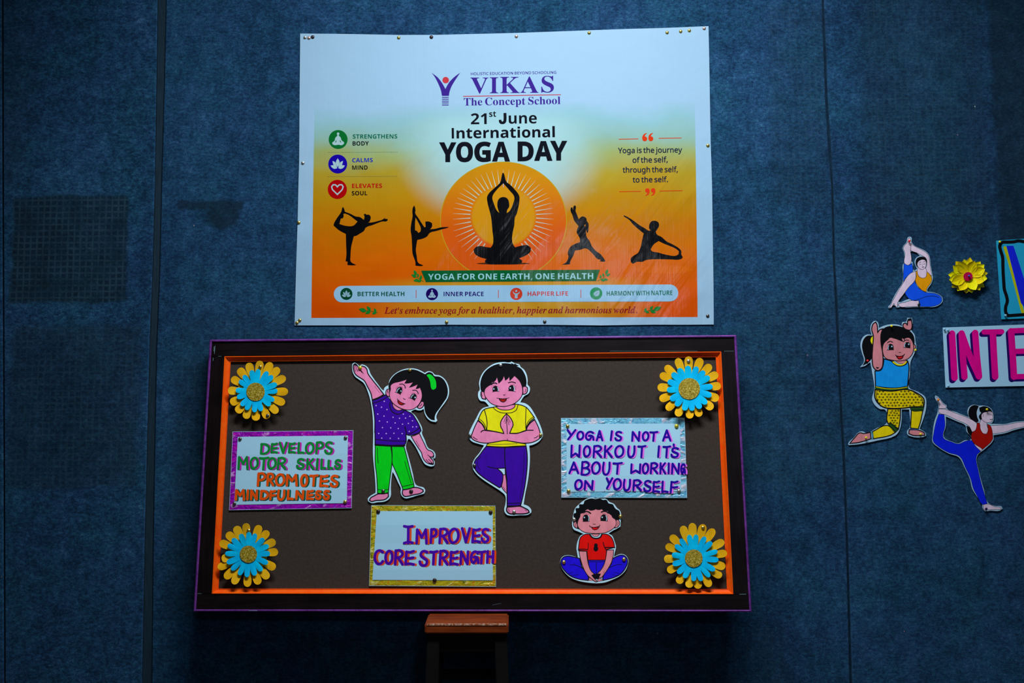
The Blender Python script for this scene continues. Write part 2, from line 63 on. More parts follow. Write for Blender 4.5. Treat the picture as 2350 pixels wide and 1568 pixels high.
# ------------------------------------------------------------------ planes and pixels -> places on real planes
class Plane:
    def __init__(s, O, N, U):
        s.O = Vector(O); s.N = Vector(N).normalized()
        s.U = Vector(U).normalized(); s.V = s.N.cross(s.U).normalized()
    def uv(s, px, py, w=0.0):
        d = _f * FPX + _r * (px - IW / 2) - _u * (py - IH / 2)
        P = s.O + s.N * w
        t = (P - CAM).dot(s.N) / d.dot(s.N)
        q = CAM + d * t - P
        return q.dot(s.U), q.dot(s.V)
    def at(s, px, py, w=0.0):
        u, v = s.uv(px, py, w)
        return s.O + s.U * u + s.V * v + s.N * w
    def xyz(s, u, v, w):
        return s.O + s.U * u + s.V * v + s.N * w

WALL = Plane((0, 0, 0), (0, -1, 0), (1, 0, 0))
_A, _Y = math.radians(6.5), math.radians(-1.75)
BN = Vector((math.sin(_Y) * math.cos(_A), -math.cos(_Y) * math.cos(_A), math.sin(_A)))
BU = Vector((math.cos(_Y), math.sin(_Y), 0))
BOARD = Plane((0, -0.155, 0.8), BN, BU)

CROPS = {'PX': (0, 0, 1.0), 'BAN1': (660, 40, 4.356), 'BAN2': (1150, 40, 4.356), 'BAN3': (660, 390, 4.238), 'BAN4': (1150, 390, 4.238),
         'LOGO': (960, 150, 6.272), 'ICON': (740, 280, 7.84), 'QUOT': (1400, 290, 8.71), 'SIL1': (740, 460, 7.833), 'SUN': (1000, 370, 6.271),
         'SIL2': (1270, 460, 7.121), 'BOT1': (740, 610, 5.465), 'BOT2': (1150, 610, 5.465), 'G1': (790, 820, 8.711), 'G2': (800, 980, 8.254),
         'B1': (1060, 820, 8.255), 'B2': (1060, 1000, 8.04), 'K': (1260, 1130, 7.129), 'S1': (500, 960, 6.818), 'S2': (830, 1140, 7.121),
         'S3': (1270, 945, 7.121), 'F1': (510, 810, 9.222), 'F2': (1490, 800, 8.711), 'F3': (490, 1190, 9.224), 'F4': (1510, 1190, 8.711),
         'R1': (2020, 530, 7.121), 'R2': (1930, 715, 4.823), 'R3': (2100, 730, 7.84), 'R4': (2120, 890, 5.226)}

def P(s, crop='PX'):
    """'@CROP x,y x,y ...' -> list of photograph pixels"""
    ox, oy, k = CROPS[crop]
    out = []
    for t in s.replace(')(', ' ').replace('(', ' ').replace(')', ' ').split():
        if t[0] == '@':
            ox, oy, k = CROPS[t[1:]]
        else:
            a, b = t.split(',')
            out.append((ox + float(a) / k, oy + float(b) / k))
    return out

def smooth(p, closed=True, n=4, sharp=52):
    m = len(p)
    if m < 3:
        return list(p)
    T = []
    for i in range(m):
        if not closed and i in (0, m - 1):
            T.append((0, 0)); continue
        a, b, c = p[i - 1], p[i], p[(i + 1) % m]
        v1 = (b[0] - a[0], b[1] - a[1]); v2 = (c[0] - b[0], c[1] - b[1])
        l1 = math.hypot(*v1) or 1e-6; l2 = math.hypot(*v2) or 1e-6
        cs = (v1[0] * v2[0] + v1[1] * v2[1]) / l1 / l2
        if math.degrees(math.acos(max(-1, min(1, cs)))) > sharp:
            T.append(None)
        else:
            tx = v1[0] / l1 + v2[0] / l2; ty = v1[1] / l1 + v2[1] / l2
            L = math.hypot(tx, ty) or 1e-6
            T.append((tx / L, ty / L))
    out = []
    for i in range(m if closed else m - 1):
        b, c = p[i], p[(i + 1) % m]
        d = math.hypot(c[0] - b[0], c[1] - b[1])
        t0, t1 = T[i], T[(i + 1) % m]
        ch = ((c[0] - b[0]) / (d or 1), (c[1] - b[1]) / (d or 1))
        if not t0 or t0 == (0, 0): t0 = ch
        if not t1 or t1 == (0, 0): t1 = ch
        if abs(t0[0] * ch[1] - t0[1] * ch[0]) < .03 and abs(t1[0] * ch[1] - t1[1] * ch[0]) < .03:
            out.append(b); continue
        for k in range(n):
            t = k / n
            h1 = 2 * t ** 3 - 3 * t * t + 1; h2 = t ** 3 - 2 * t * t + t
            h3 = -2 * t ** 3 + 3 * t * t; h4 = t ** 3 - t * t
            out.append((h1 * b[0] + h2 * d * t0[0] + h3 * c[0] + h4 * d * t1[0], h1 * b[1] + h2 * d * t0[1] + h3 * c[1] + h4 * d * t1[1]))
    if not closed:
        out.append(p[-1])
    return out

# ------------------------------------------------------------------ materials
EXPO = (0.67, 0.66, 0.80)
def lin(c):
    c = c / 255.0
    return c / 12.92 if c <= 0.04045 else ((c + 0.055) / 1.055) ** 2.4
def alb(rgb, e=1.0):
    return tuple(min(0.92, lin(c) / (k * e)) for c, k in zip(rgb, EXPO)) + (1,)

_mats = {}
def N_(nt, typ, **kw):
    n = nt.nodes.new(typ)
    for k, v in kw.items():
        setattr(n, k, v)
    return n
def M(rgb, rough=0.6, e=1.0, spec=0.1, metal=0.0, name='ink'):
    key = (tuple(rgb), rough, e, spec, metal)
    if key in _mats:
        return _mats[key]
    m = bpy.data.materials.new(name)
    m.use_nodes = True
    b = m.node_tree.nodes['Principled BSDF']
    b.inputs["Base Color"].default_value = alb(rgb, e)
    b.inputs['Roughness'].default_value = rough
    b.inputs['Specular IOR Level'].default_value = spec
    b.inputs['Metallic'].default_value = metal
    _mats[key] = m
    return m

def node_mat(name, rough=0.6, spec=0.3, metal=0.0):
    m = bpy.data.materials.new(name)
    m.use_nodes = True
    nt = m.node_tree
    b = nt.nodes['Principled BSDF']
    b.inputs['Roughness'].default_value = rough
    b.inputs['Specular IOR Level'].default_value = spec
    b.inputs['Metallic'].default_value = metal
    return m, nt, b
def L_(nt, a, b):
    nt.links.new(a, b)
def math_(nt, op, a, b=None, clamp=False):
    n = N_(nt, 'ShaderNodeMath', operation=op, use_clamp=clamp)
    for i, v in enumerate((a, b)):
        if v is None: continue
        if isinstance(v, (int, float)): n.inputs[i].default_value = v
        else: L_(nt, v, n.inputs[i])
    return n.outputs[0]
def mapr(nt, v, a, b, c=0.0, d=1.0):
    n = N_(nt, 'ShaderNodeMapRange', interpolation_type='SMOOTHSTEP')
    L_(nt, v, n.inputs[0])
    for i, x in enumerate((a, b, c, d)): n.inputs[i + 1].default_value = x
    return n.outputs[0]
def coords(nt, kind='Object', scale=(1, 1, 1)):
    t = N_(nt, 'ShaderNodeTexCoord')
    mp = N_(nt, 'ShaderNodeMapping')
    mp.inputs['Scale'].default_value = scale
    L_(nt, t.outputs[kind], mp.inputs[0])
    return mp.outputs[0]
def noise(nt, vec, scale, detail=4, rough=0.55, dist=0.0):
    n = N_(nt, 'ShaderNodeTexNoise')
    n.inputs['Scale'].default_value = scale
    n.inputs['Detail'].default_value = detail
    n.inputs['Roughness'].default_value = rough
    n.inputs['Distortion'].default_value = dist
    L_(nt, vec, n.inputs['Vector'])
    return n.outputs[0]
def mixc(nt, fac, a, b, mode='MIX'):
    n = N_(nt, 'ShaderNodeMix', data_type='RGBA', blend_type=mode)
    for i, v in ((0, fac), (6, a), (7, b)):
        if isinstance(v, (int, float)): n.inputs[i].default_value = v
        elif isinstance(v, tuple): n.inputs[i].default_value = v
        else: L_(nt, v, n.inputs[i])
    return n.outputs[2]
def ramp(nt, fac, stops):
    n = N_(nt, 'ShaderNodeValToRGB')
    L_(nt, fac, n.inputs[0])
    el = n.color_ramp.elements
    while len(el) < len(stops): el.new(0.5)
    for e, (p, c) in zip(el, stops):
        e.position = p; e.color = c
    return n.outputs[0]
def bump(nt, b, h, strength=0.3, dist=0.002, normal=None):
    n = N_(nt, 'ShaderNodeBump')
    n.inputs['Strength'].default_value = strength
    n.inputs['Distance'].default_value = dist
    L_(nt, h, n.inputs['Height'])
    if normal is not None: L_(nt, normal, n.inputs['Normal'])
    if b is not None: L_(nt, n.outputs[0], b.inputs['Normal'])
    return n.outputs[0]
def g3(v):
    return (v, v, v, 1)

# ------------------------------------------------------------------ objects
def put(name, me, parent=None, mw=None):
    o = bpy.data.objects.new(name, me)
    COL.objects.link(o)
    if parent is not None: o.parent = parent
    if mw is not None: o.matrix_world = mw
    return o
def tag(o, label, cat, group=None):
    o['label'] = label; o['category'] = cat
    if group: o['group'] = group
    return o

class Mesh:
    def __init__(s):
        s.v = []; s.f = []; s.mi = []; s.mats = []
    def slot(s, m):
        if m not in s.mats: s.mats.append(m)
        return s.mats.index(m)
    def add(s, vs, fs, m):
        b = len(s.v); k = s.slot(m)
        s.v += vs
        for f in fs:
            s.f.append(tuple(b + i for i in f)); s.mi.append(k)
    def build(s, name, parent=None, mw=None, smooth_=False):
        me = bpy.data.meshes.new(name)
        me.from_pydata(s.v, [], s.f)
        for m in s.mats: me.materials.append(m)
        me.polygons.foreach_set('material_index', s.mi)
        if smooth_: me.polygons.foreach_set('use_smooth', [True] * len(s.f))
        me.update()
        return put(name, me, parent, mw)

def tess(loops):
    tri = tessellate_polygon([[Vector((x, y, 0)) for x, y in l] for l in loops])
    pts = [p for l in loops for p in l]
    out = []
    for a, b, c in tri:
        (ax, ay), (bx, by), (cx, cy) = pts[a], pts[b], pts[c]
        ar = (bx - ax) * (cy - ay) - (by - ay) * (cx - ax)
        if abs(ar) < 1e-9: continue
        out.append((a, b, c) if ar < 0 else (a, c, b))     # y runs down in the photograph
    return pts, out

def ribbon(p, w, closed=False, cap=True):
    """outline strip along a centre line, in photograph pixels -> (pts, ramp, faces)"""
    q = [p[0]]
    for a in p[1:]:
        if math.hypot(a[0] - q[-1][0], a[1] - q[-1][1]) > 0.05: q.append(a)
    if closed and math.hypot(q[0][0] - q[-1][0], q[0][1] - q[-1][1]) < 0.05: q.pop()
    p = q; n = len(p)
    if n < 2: p = [p[0], (p[0][0] + .2, p[0][1])]; n = 2
    h = w / 2
    L, R = [], []
    for i in range(n):
        a = p[i - 1] if (i > 0 or closed) else None
        c = p[(i + 1) % n] if (i < n - 1 or closed) else None
        b = p[i]
        d = []
        if a: l = math.hypot(b[0] - a[0], b[1] - a[1]); d.append(((b[0] - a[0]) / l, (b[1] - a[1]) / l))
        if c: l = math.hypot(c[0] - b[0], c[1] - b[1]); d.append(((c[0] - b[0]) / l, (c[1] - b[1]) / l))
        tx = sum(x[0] for x in d); ty = sum(x[1] for x in d)
        l = math.hypot(tx, ty)
        if l < 1e-3: tx, ty, l = d[0][0], d[0][1], 1
        tx /= l; ty /= l
        k = h / max(0.55, tx * d[0][0] + ty * d[0][1])
        L.append((b[0] + ty * k, b[1] - tx * k)); R.append((b[0] - ty * k, b[1] + tx * k))
    pts = L + R
    rmp = [i for i in range(n)] * 2
    fs = [(i, n + i, n + (i + 1) % n, (i + 1) % n) for i in range(n if closed else n - 1)]
    if not closed and cap:
        for e, (i, j) in enumerate(((0, 1), (n - 1, n - 2))):
            b = p[i]; tx, ty = b[0] - p[j][0], b[1] - p[j][1]
            l = math.hypot(tx, ty); tx /= l; ty /= l
            a0 = math.atan2(L[i][1] - b[1], L[i][0] - b[0])
            base = len(pts)
            sgn = 1 if e else -1
            K = 4 if w < 6 else 9
            for k in range(1, K):
                a = a0 + sgn * math.pi * k / K
                pts.append((b[0] + h * math.cos(a), b[1] + h * math.sin(a))); rmp.append(i)
            ring = [i] + list(range(base, base + K - 1)) + [n + i]
            fs.append(tuple(ring) if e else tuple(ring[::-1]))
    ff = []
    for f in fs:                                            # all faces towards the room
        ar = sum(pts[f[i]][0] * pts[f[(i + 1) % len(f)]][1] - pts[f[(i + 1) % len(f)]][0] * pts[f[i]][1] for i in range(len(f)))
        ff.append(f if ar < 0 else f[::-1])
    return pts, rmp, ff

_AL = "0123456789ABCDEFGHIJKLMNOPQRSTUVWXYZabcdefghijklmnopqrstuvwxyz+-"
_ix = {c: i for i, c in enumerate(_AL)}
def _dec(s):
    return [_ix[s[i]] * 64 + _ix[s[i + 1]] - 300 for i in range(0, len(s), 2)]
FONT = {}
for _k, _s in GLYPHS.items():
    FONT[_k] = {}
    for g in _s.split('|'):
        lo = []
        for t in g[3:].split('/'):
            v = _dec(t)
            if len(v) >= 6: lo.append(list(zip(v[0::2], v[1::2])))
        FONT[_k][g[0]] = (_dec(g[1:3])[0], lo)
CAPH = {'B': 240.0, 'R': 240.0, 'S': 228.0, 'I': 225.0}

def islands(loops):
    """group glyph loops into outlines with their holes"""
    def inn(p, q):
        r = False
        for i in range(len(q)):
            (x0, y0), (x1, y1) = q[i - 1], q[i]
            if (y0 > p[1]) != (y1 > p[1]) and p[0] < (x1 - x0) * (p[1] - y0) / (y1 - y0) + x0: r = not r
        return r
    dep = [sum(inn(a[0], b) for b in loops if b is not a) for a in loops]
    out = []
    for a, d in zip(loops, dep):
        if d % 2 == 0:
            out.append([a] + [b for b, e in zip(loops, dep) if e == d + 1 and inn(b[0], a)])
    return out

def grow(l, d):
    """loop moved outwards by d pixels"""
    n = len(l)
    ar = sum(l[i - 1][0] * l[i][1] - l[i][0] * l[i - 1][1] for i in range(n))
    sg = d if ar > 0 else -d
    out = []
    for i in range(n):
        a, b, c = l[i - 1], l[i], l[(i + 1) % n]
        u = (b[0] - a[0], b[1] - a[1]); v = (c[0] - b[0], c[1] - b[1])
        lu_ = math.hypot(*u) or 1e-6; lv_ = math.hypot(*v) or 1e-6
        nx, ny = u[1] / lu_ + v[1] / lv_, -u[0] / lu_ - v[0] / lv_
        m = math.hypot(nx, ny) or 1e-6
        k = sg / max(.6, m / 2)
        out.append((b[0] + nx / m * k, b[1] + ny / m * k))
    return out

class Draw:
    """a flat thing: sheets and print laid one on another on a plane, every layer a hair higher"""
    def __init__(s, name, label, cat, plane, px, py, w=0.0, group=None, step=5e-6, mats=None):
        s.pl = plane; s.w = w; s.step = step
        s.u0, s.v0 = plane.uv(px, py, w)
        s.w0 = w
        e = bpy.data.objects.new(name, None)
        COL.objects.link(e)
        e.empty_display_size = 0.02
        U, V, N = plane.U, plane.V, plane.N
        L = plane.xyz(s.u0, s.v0, w)
        s.mw = Matrix(((U.x, V.x, N.x, L.x), (U.y, V.y, N.y, L.y), (U.z, V.z, N.z, L.z), (0, 0, 0, 1)))
        e.matrix_world = s.mw
        tag(e, label, cat, group)
        s.e = e; s.parts = {}; s.order = []; s.matf = mats or (lambda c: M(c, 0.55))
        s.labels = {}; s.sharp = 52
    def part(s, k):
        if k not in s.parts:
            s.parts[k] = Mesh(); s.order.append(k)
        return s.parts[k]
    def loc(s, pts, w, rmp=None):
        out = []
        for i, (x, y) in enumerate(pts):
            ww = w + (rmp[i] * s.step * 0.02 if rmp else 0)
            u, v = s.pl.uv(x, y, ww)
            out.append((u - s.u0, v - s.v0, ww - s.w0))
        return out
    def col(s, c):
        return c if isinstance(c, bpy.types.Material) else s.matf(c)
    def fill(s, k, c, p, sm=True, holes=(), ink=0, inkk='ink_line', inkc=(14, 12, 18), sharp=None, lift=True):
        sharp = sharp or s.sharp
        if lift: s.w += s.step
        loops = [smooth(p, sharp=sharp) if sm else list(p)] + [smooth(h) if sm else list(h) for h in holes]
        pts, fs = tess(loops)
        s.part(k).add(s.loc(pts, s.w), fs, s.col(c))
        if ink:
            for l in loops:
                s.line(inkk, inkc, l, ink, closed=True, sm=False)
    def line(s, k, c, p, w, closed=False, sm=True, sharp=52, lift=True):
        if lift: s.w += s.step
        q = smooth(p, closed, sharp=sharp) if sm else p
        pts, rmp, fs = ribbon(q, w, closed)
        s.part(k).add(s.loc(pts, s.w, rmp), fs, s.col(c))
    def dot(s, k, c, x, y, r, ry=None, n=24, a0=0, a1=360, lift=True):
        ry = ry or r
        if lift: s.w += s.step
        p = [(x + r * math.cos(math.radians(a0 + (a1 - a0) * i / n)), y + ry * math.sin(math.radians(a0 + (a1 - a0) * i / n))) for i in range(n)]
        pts, fs = tess([p])
        s.part(k).add(s.loc(pts, s.w), fs, s.col(c))
    def slab(s, k, c, p, th, sm=True, holes=(), wf=None, sharp=None):
        sharp = sharp or s.sharp
        """sheet with real thickness; top face at the present height + th"""
        loops = [smooth(p, sharp=sharp) if sm else list(p)] + [smooth(h, sharp=sharp) if sm else list(h) for h in holes]
        pts, fs = tess(loops)
        n = len(pts)
        top = s.loc(pts, s.w + th); bot = s.loc(pts, s.w)
        bot = [(a[0], a[1], b[2]) for a, b in zip(top, bot)]
        ff = list(fs) + [tuple(n + i for i in f[::-1]) for f in fs]
        b = 0
        for l in loops:
            m = len(l)
            for i in range(m):
                j = (i + 1) % m
                ff.append((b + i, b + j, n + b + j, n + b + i))
            b += m
        s.part(k).add(top + bot, ff, s.col(c))
        s.w += th
    def text(s, k, font, t, x0, y0, x1, y1, cap, c, bold=0.0):
        """lettering from baseline start to baseline end, cap height in pixels"""
        s.w += s.step
        sp = {'B': 62, 'S': 60, 'I': 62, 'R': 62}[font]
        G = FONT[font]
        x = 0; xs = []
        for ch in t:
            xs.append(x)
            x += sp if ch == ' ' else (80 if ch == "'" else G[ch][0])
        first = min(p[0] for l in G[t[0]][1] for p in l)
        lastg = G[t[-1]]
        last = xs[-1] + max(p[0] for l in lastg[1] for p in l)
        W = math.hypot(x1 - x0, y1 - y0)
        sy = cap / CAPH[font]
        nat = (last - first) * sy
        sx = sy * max(0.8, min(1.12, W / nat))
        tr = (W - (last - first) * sx) / max(1, len(t) - 1)
        dx, dy = (x1 - x0) / W, (y1 - y0) / W
        for i, ch in enumerate(t):
            if ch == ' ': continue
            lo = G[','][1] if ch == "'" else G[ch][1]
            up = 170 if ch == "'" else 0
            loops = []
            for l in lo:
                q = []
                for a, b in l:
                    X = (xs[i] + a - first) * sx + tr * i; Y = (b + up) * sy
                    q.append((x0 + dx * X + dy * Y, y0 + dy * X - dx * Y))
                loops.append(q)
            for isl in islands(loops):
                if bold: isl = [grow(l, bold / 2 if n_ == 0 else -bold / 2) for n_, l in enumerate(isl)]
                pts, fs = tess(isl)
                s.part(k).add(s.loc(pts, s.w), fs, s.col(c))
    def done(s):
        for k in s.order:
            o = s.parts[k].build(k.split('#')[0], s.e)
            if k in s.labels: o['label'] = s.labels[k]
        return s.e

def slab_world(name, corners_top, depth_vec, m, parent=None, bevel=0.0, mw=None):
    """prism from a planar loop of world points and a depth vector"""
    n = len(corners_top)
    v = [Vector(c) for c in corners_top]; v += [c + Vector(depth_vec) for c in v]
    inv = mw.inverted() if mw is not None else Matrix()
    bm = bmesh.new()
    bv = [bm.verts.new(inv @ c) for c in v]
    bm.faces.new(bv[:n]); bm.faces.new(bv[n:][::-1])
    for i in range(n):
        j = (i + 1) % n
        bm.faces.new((bv[j], bv[i], bv[n + i], bv[n + j]))
    bmesh.ops.recalc_face_normals(bm, faces=bm.faces[:])
    if bevel:
        bmesh.ops.bevel(bm, geom=bm.edges[:], offset=bevel, segments=2, affect='EDGES')
    me = bpy.data.meshes.new(name)
    bm.to_mesh(me); bm.free()
    me.materials.append(m)
    o = put(name, me)
    if parent is not None: o.parent = parent
    return o

# ------------------------------------------------------------------ carpet wall
def box_mask(nt, X, Z, q, soft=0.006):
    """soft rectangle on the wall given by photograph pixels x0,y0,x1,y1"""
    a = WALL.at(q[0], q[3]); b = WALL.at(q[2], q[1])
    m = math_(nt, 'MULTIPLY', mapr(nt, X, a.x - soft, a.x + soft), mapr(nt, X, b.x - soft, b.x + soft, 1, 0))
    m = math_(nt, 'MULTIPLY', m, mapr(nt, Z, a.z - soft, a.z + soft))
    return math_(nt, 'MULTIPLY', m, mapr(nt, Z, b.z - soft, b.z + soft, 1, 0))

def carpet_mat():
    m, nt, b = node_mat('blue_felt_carpet', 0.95, 0.05)
    co = coords(nt)
    wob = noise(nt, co, 9, 3)
    sep = N_(nt, 'ShaderNodeSeparateXYZ'); L_(nt, co, sep.inputs[0])
    X0, Z0 = sep.outputs[0], sep.outputs[2]
    off = math_(nt, 'MULTIPLY', math_(nt, 'SUBTRACT', wob, 0.5), 0.035)
    X = math_(nt, 'ADD', X0, off); Z = math_(nt, 'ADD', Z0, off)
    # fibres: fine, stretched sideways, plus matted clumps
    f1 = noise(nt, coords(nt, scale=(0.85, 1, 1.0)), 330, 4, 0.75)
    f2 = noise(nt, coords(nt, scale=(0.7, 1, 1.1)), 110, 6, 0.75, 0.15)
    f3 = noise(nt, co, 22, 5, 0.6)
    f4 = noise(nt, coords(nt, scale=(1, 1, .7)), 3.2, 4, 0.55)
    v = math_(nt, 'ADD', math_(nt, 'MULTIPLY', f1, 0.3), math_(nt, 'MULTIPLY', f2, 0.42))
    v = math_(nt, 'ADD', v, math_(nt, 'MULTIPLY', f3, 0.2))
    v = math_(nt, 'ADD', v, math_(nt, 'MULTIPLY', f4, 0.16))
    base = ramp(nt, v, [(0.38, alb((3, 13, 26))), (0.50, alb((14, 40, 68))), (0.59, alb((28, 67, 101))), (0.70, alb((60, 104, 137)))])
    hv = noise(nt, coords(nt, scale=(1, 1, 1)), 5.5, 4, .6)
    hf = noise(nt, co, 75, 3, .6)
    tint = ramp(nt, math_(nt, 'ADD', math_(nt, 'MULTIPLY', hv, .55), math_(nt, 'MULTIPLY', hf, .45)), [(0.4, (0.86, 1.1, 0.94, 1)), (0.5, (1, 1, 1, 1)), (0.6, (1.2, 0.93, 1.06, 1))])
    base = mixc(nt, 0.8, base, tint, 'MULTIPLY')
    # waffle backing showing through where boards were glued
    wv = []
    for s in (X0, Z0):
        t = math_(nt, 'SINE', math_(nt, 'MULTIPLY', math_(nt, 'ADD', s, math_(nt, 'MULTIPLY', off, .12)), 2 * math.pi / 0.0195))
        wv.append(t)
    waf = math_(nt, 'MAXIMUM', wv[0], wv[1])
    waf = mapr(nt, waf, 0.2, 1.0, 0.0, 1.0)
    strong = box_mask(nt, X, Z, (24, 449, 296, 694), .008)
    t1 = box_mask(nt, X, Z, (405, 461, 560, 482), .006)
    cx, cz = WALL.at(512, 492).x, WALL.at(512, 492).z
    el = math_(nt, 'ADD', math_(nt, 'POWER', math_(nt, 'ABSOLUTE', math_(nt, 'DIVIDE', math_(nt, 'SUBTRACT', X, cx), 0.062)), 2.0),
               math_(nt, 'POWER', math_(nt, 'ABSOLUTE', math_(nt, 'DIVIDE', math_(nt, 'SUBTRACT', Z, cz), 0.055)), 2.0))
    t2 = mapr(nt, el, 0.5, 1.15, 1, 0)
    tri = math_(nt, 'MAXIMUM', t1, t2)
    mid = box_mask(nt, X, Z, (14, 748, 326, 1120), .02)
    m3 = box_mask(nt, X, Z, (1775, 10, 1885, 470), .02)
    m4 = box_mask(nt, X, Z, (2000, -40, 2245, 520), .03)
    m5 = box_mask(nt, X, Z, (700, 1445, 1800, 1700), .03)
    m6 = box_mask(nt, X, Z, (410, 730, 700, 800), .02)
    m7 = box_mask(nt, X, Z, (1700, 690, 1915, 1120), .04)
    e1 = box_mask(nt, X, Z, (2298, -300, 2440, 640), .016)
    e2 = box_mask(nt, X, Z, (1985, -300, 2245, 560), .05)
    e3 = box_mask(nt, X, Z, (-400, -300, 90, 440), .05)  # plain darker zone at the far upper left, without waffle
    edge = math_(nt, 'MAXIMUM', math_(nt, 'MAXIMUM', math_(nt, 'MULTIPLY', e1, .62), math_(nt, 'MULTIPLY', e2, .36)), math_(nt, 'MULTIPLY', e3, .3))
    m8 = box_mask(nt, X, Z, (384, 820, 560, 1420), .03)  # shade painted into the carpet left of the notice board, no glue mark
    mid = math_(nt, 'MAXIMUM', mid, math_(nt, 'MULTIPLY', m8, .75))
    weak = math_(nt, 'MAXIMUM', math_(nt, 'MAXIMUM', math_(nt, 'MAXIMUM', m3, m4), m5), math_(nt, 'MAXIMUM', m6, m7))
    br = noise(nt, co, 14, 3)
    wafl = math_(nt, 'MULTIPLY', waf, mapr(nt, br, 0.35, 0.65, 0.25, 1.0))
    k1 = math_(nt, 'MAXIMUM', math_(nt, 'MULTIPLY', strong, 0.74), math_(nt, 'MULTIPLY', tri, 0.66))
    k1 = math_(nt, 'MAXIMUM', k1, math_(nt, 'MULTIPLY', mid, 0.45))
    k1 = math_(nt, 'MAXIMUM', k1, math_(nt, 'MULTIPLY', weak, 0.17))
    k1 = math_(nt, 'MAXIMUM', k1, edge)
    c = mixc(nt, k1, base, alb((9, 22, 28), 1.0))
    lit = math_(nt, 'MULTIPLY', wafl, math_(nt, 'MAXIMUM', math_(nt, 'MAXIMUM', math_(nt, 'MULTIPLY', strong, .34), math_(nt, 'MULTIPLY', mid, .2)), math_(nt, 'MULTIPLY', weak, .15)))
    c = mixc(nt, lit, c, alb((48, 78, 96)))
    # specks of lint
    vo = N_(nt, 'ShaderNodeTexVoronoi'); vo.inputs['Scale'].default_value = 16
    L_(nt, coords(nt, scale=(1, 1, .6)), vo.inputs['Vector'])
    sp = math_(nt, 'LESS_THAN', vo.outputs['Distance'], 0.026)
    hs = N_(nt, 'ShaderNodeHueSaturation'); hs.inputs['Saturation'].default_value = .35; hs.inputs['Value'].default_value = 0.35
    L_(nt, vo.outputs['Color'], hs.inputs['Color'])
    sr = N_(nt, 'ShaderNodeSeparateColor'); L_(nt, vo.outputs['Color'], sr.inputs[0])
    sp = math_(nt, 'MULTIPLY', sp, math_(nt, 'GREATER_THAN', sr.outputs[0], 0.72))
    c = mixc(nt, sp, c, hs.outputs[0])
    L_(nt, c, b.inputs['Base Color'])
    h = math_(nt, 'ADD', math_(nt, 'ADD', f1, math_(nt, 'MULTIPLY', f2, 1.5)), math_(nt, 'MULTIPLY', f3, 2.0))
    bump(nt, b, h, 0.4, 0.0016)
    b.inputs['Sheen Weight'].default_value = 0.12
    b.inputs['Sheen Tint'].default_value = (0.4, 0.7, 1, 1)
    return m
CARPET = carpet_mat()

def wall_panel(name, left, right, th=0.006, z0=0.0, z1=3.5, front=0.0, mat=None, parent=None, rim=0.003):
    """a carpet sheet between two edge lines (lists of wall x by falling z)"""
    v, f = [], []
    def row(lst):
        return lst
    zs = sorted(set([z0, z1] + [z for _, z in left] + [z for _, z in right]), reverse=True)
    def xa(lst, z):
        l = sorted(lst, key=lambda a: -a[1])
        if z >= l[0][1]: return l[0][0]
        for (x0, za), (x1, zb) in zip(l, l[1:]):
            if zb <= z <= za: return x0 + (x1 - x0) * (za - z) / (za - zb)
        return l[-1][0]
    prof = [(0, -th), (0, -rim), (rim, 0)]
    for z in zs:
        a, c = xa(left, z), xa(right, z)
        for dx, dw in prof: v.append((a + dx, -(front + dw), z))
        for dx, dw in prof[::-1]: v.append((c - dx, -(front + dw), z))
    k = 6
    for i in range(len(zs) - 1):
        for j in range(k - 1):
            f.append((i * k + j, (i + 1) * k + j, (i + 1) * k + j + 1, i * k + j + 1))
        f.append((i * k + 5, (i + 1) * k + 5, (i + 1) * k, i * k))
    me = bpy.data.meshes.new(name); me.from_pydata(v, [], f); me.materials.append(mat or CARPET); me.update()
    return put(name, me, parent)

def wl(s):
    return [(WALL.at(x, y).x, WALL.at(x, y).z) for x, y in P(s)]

m_sub, nt, b = node_mat('dark_wall_backing', 0.9, 0.05)
L_(nt, ramp(nt, noise(nt, coords(nt), 60), [(0.3, alb((9, 26, 42))), (0.8, alb((18, 42, 62)))]), b.inputs['Base Color'])
back = slab_world('wall_back', [(-3.4, 0.0065, 0), (3.4, 0.0065, 0), (3.4, 0.0065, 3.5), (-3.4, 0.0065, 3.5)], (0, 0.08, 0), m_sub)
back['kind'] = 'structure'
wall_panel('carpet_panel', [(-3.4, 3.5), (-3.4, 0)], wl('2,-200 2,0 4,500 6,1000 8,1568 8,1900'), front=-0.001, parent=back)
wall_panel('carpet_panel', wl('7,-200 7,0 8,500 10,1000 12,1568 12,1900'), wl('362,-200 361,0 358,200 355,400 349,620 342,800 337,1000 331,1250 325,1568 320,1900'), front=0.002, parent=back)
wall_panel('carpet_panel', wl('382,-200 381,0 377,180 371,400 366,620 359,800 355,1000 351,1250 348,1568 346,1900'),
           wl('1886,-200 1887,0 1890,90 1895,230 1901,330 1909,430 1913,600 1919,720 1927,900 1935,1050 1943,1250 1951,1568 1957,1900'), front=0.0, parent=back)
wall_panel('carpet_panel', wl('1891,-200 1892,0 1896,90 1901,230 1908,330 1914,430 1918,600 1925,720 1932,900 1941,1050 1948,1250 1957,1568 1963,1900'), wl('2420,-200 2420,0 2440,1568 2445,1900'), front=0.0, parent=back)
wall_panel('carpet_panel', wl('2426,-200 2426,0 2446,1568 2451,1900'), [(3.4, 3.5), (3.4, 0)], front=0.0, parent=back)
m_strip, nt, b = node_mat('dull_edge_tape', 0.85, 0.1)
L_(nt, ramp(nt, noise(nt, coords(nt, scale=(1, 1, .05)), 300), [(0.3, alb((18, 34, 46))), (0.8, alb((30, 52, 68)))]), b.inputs['Base Color'])
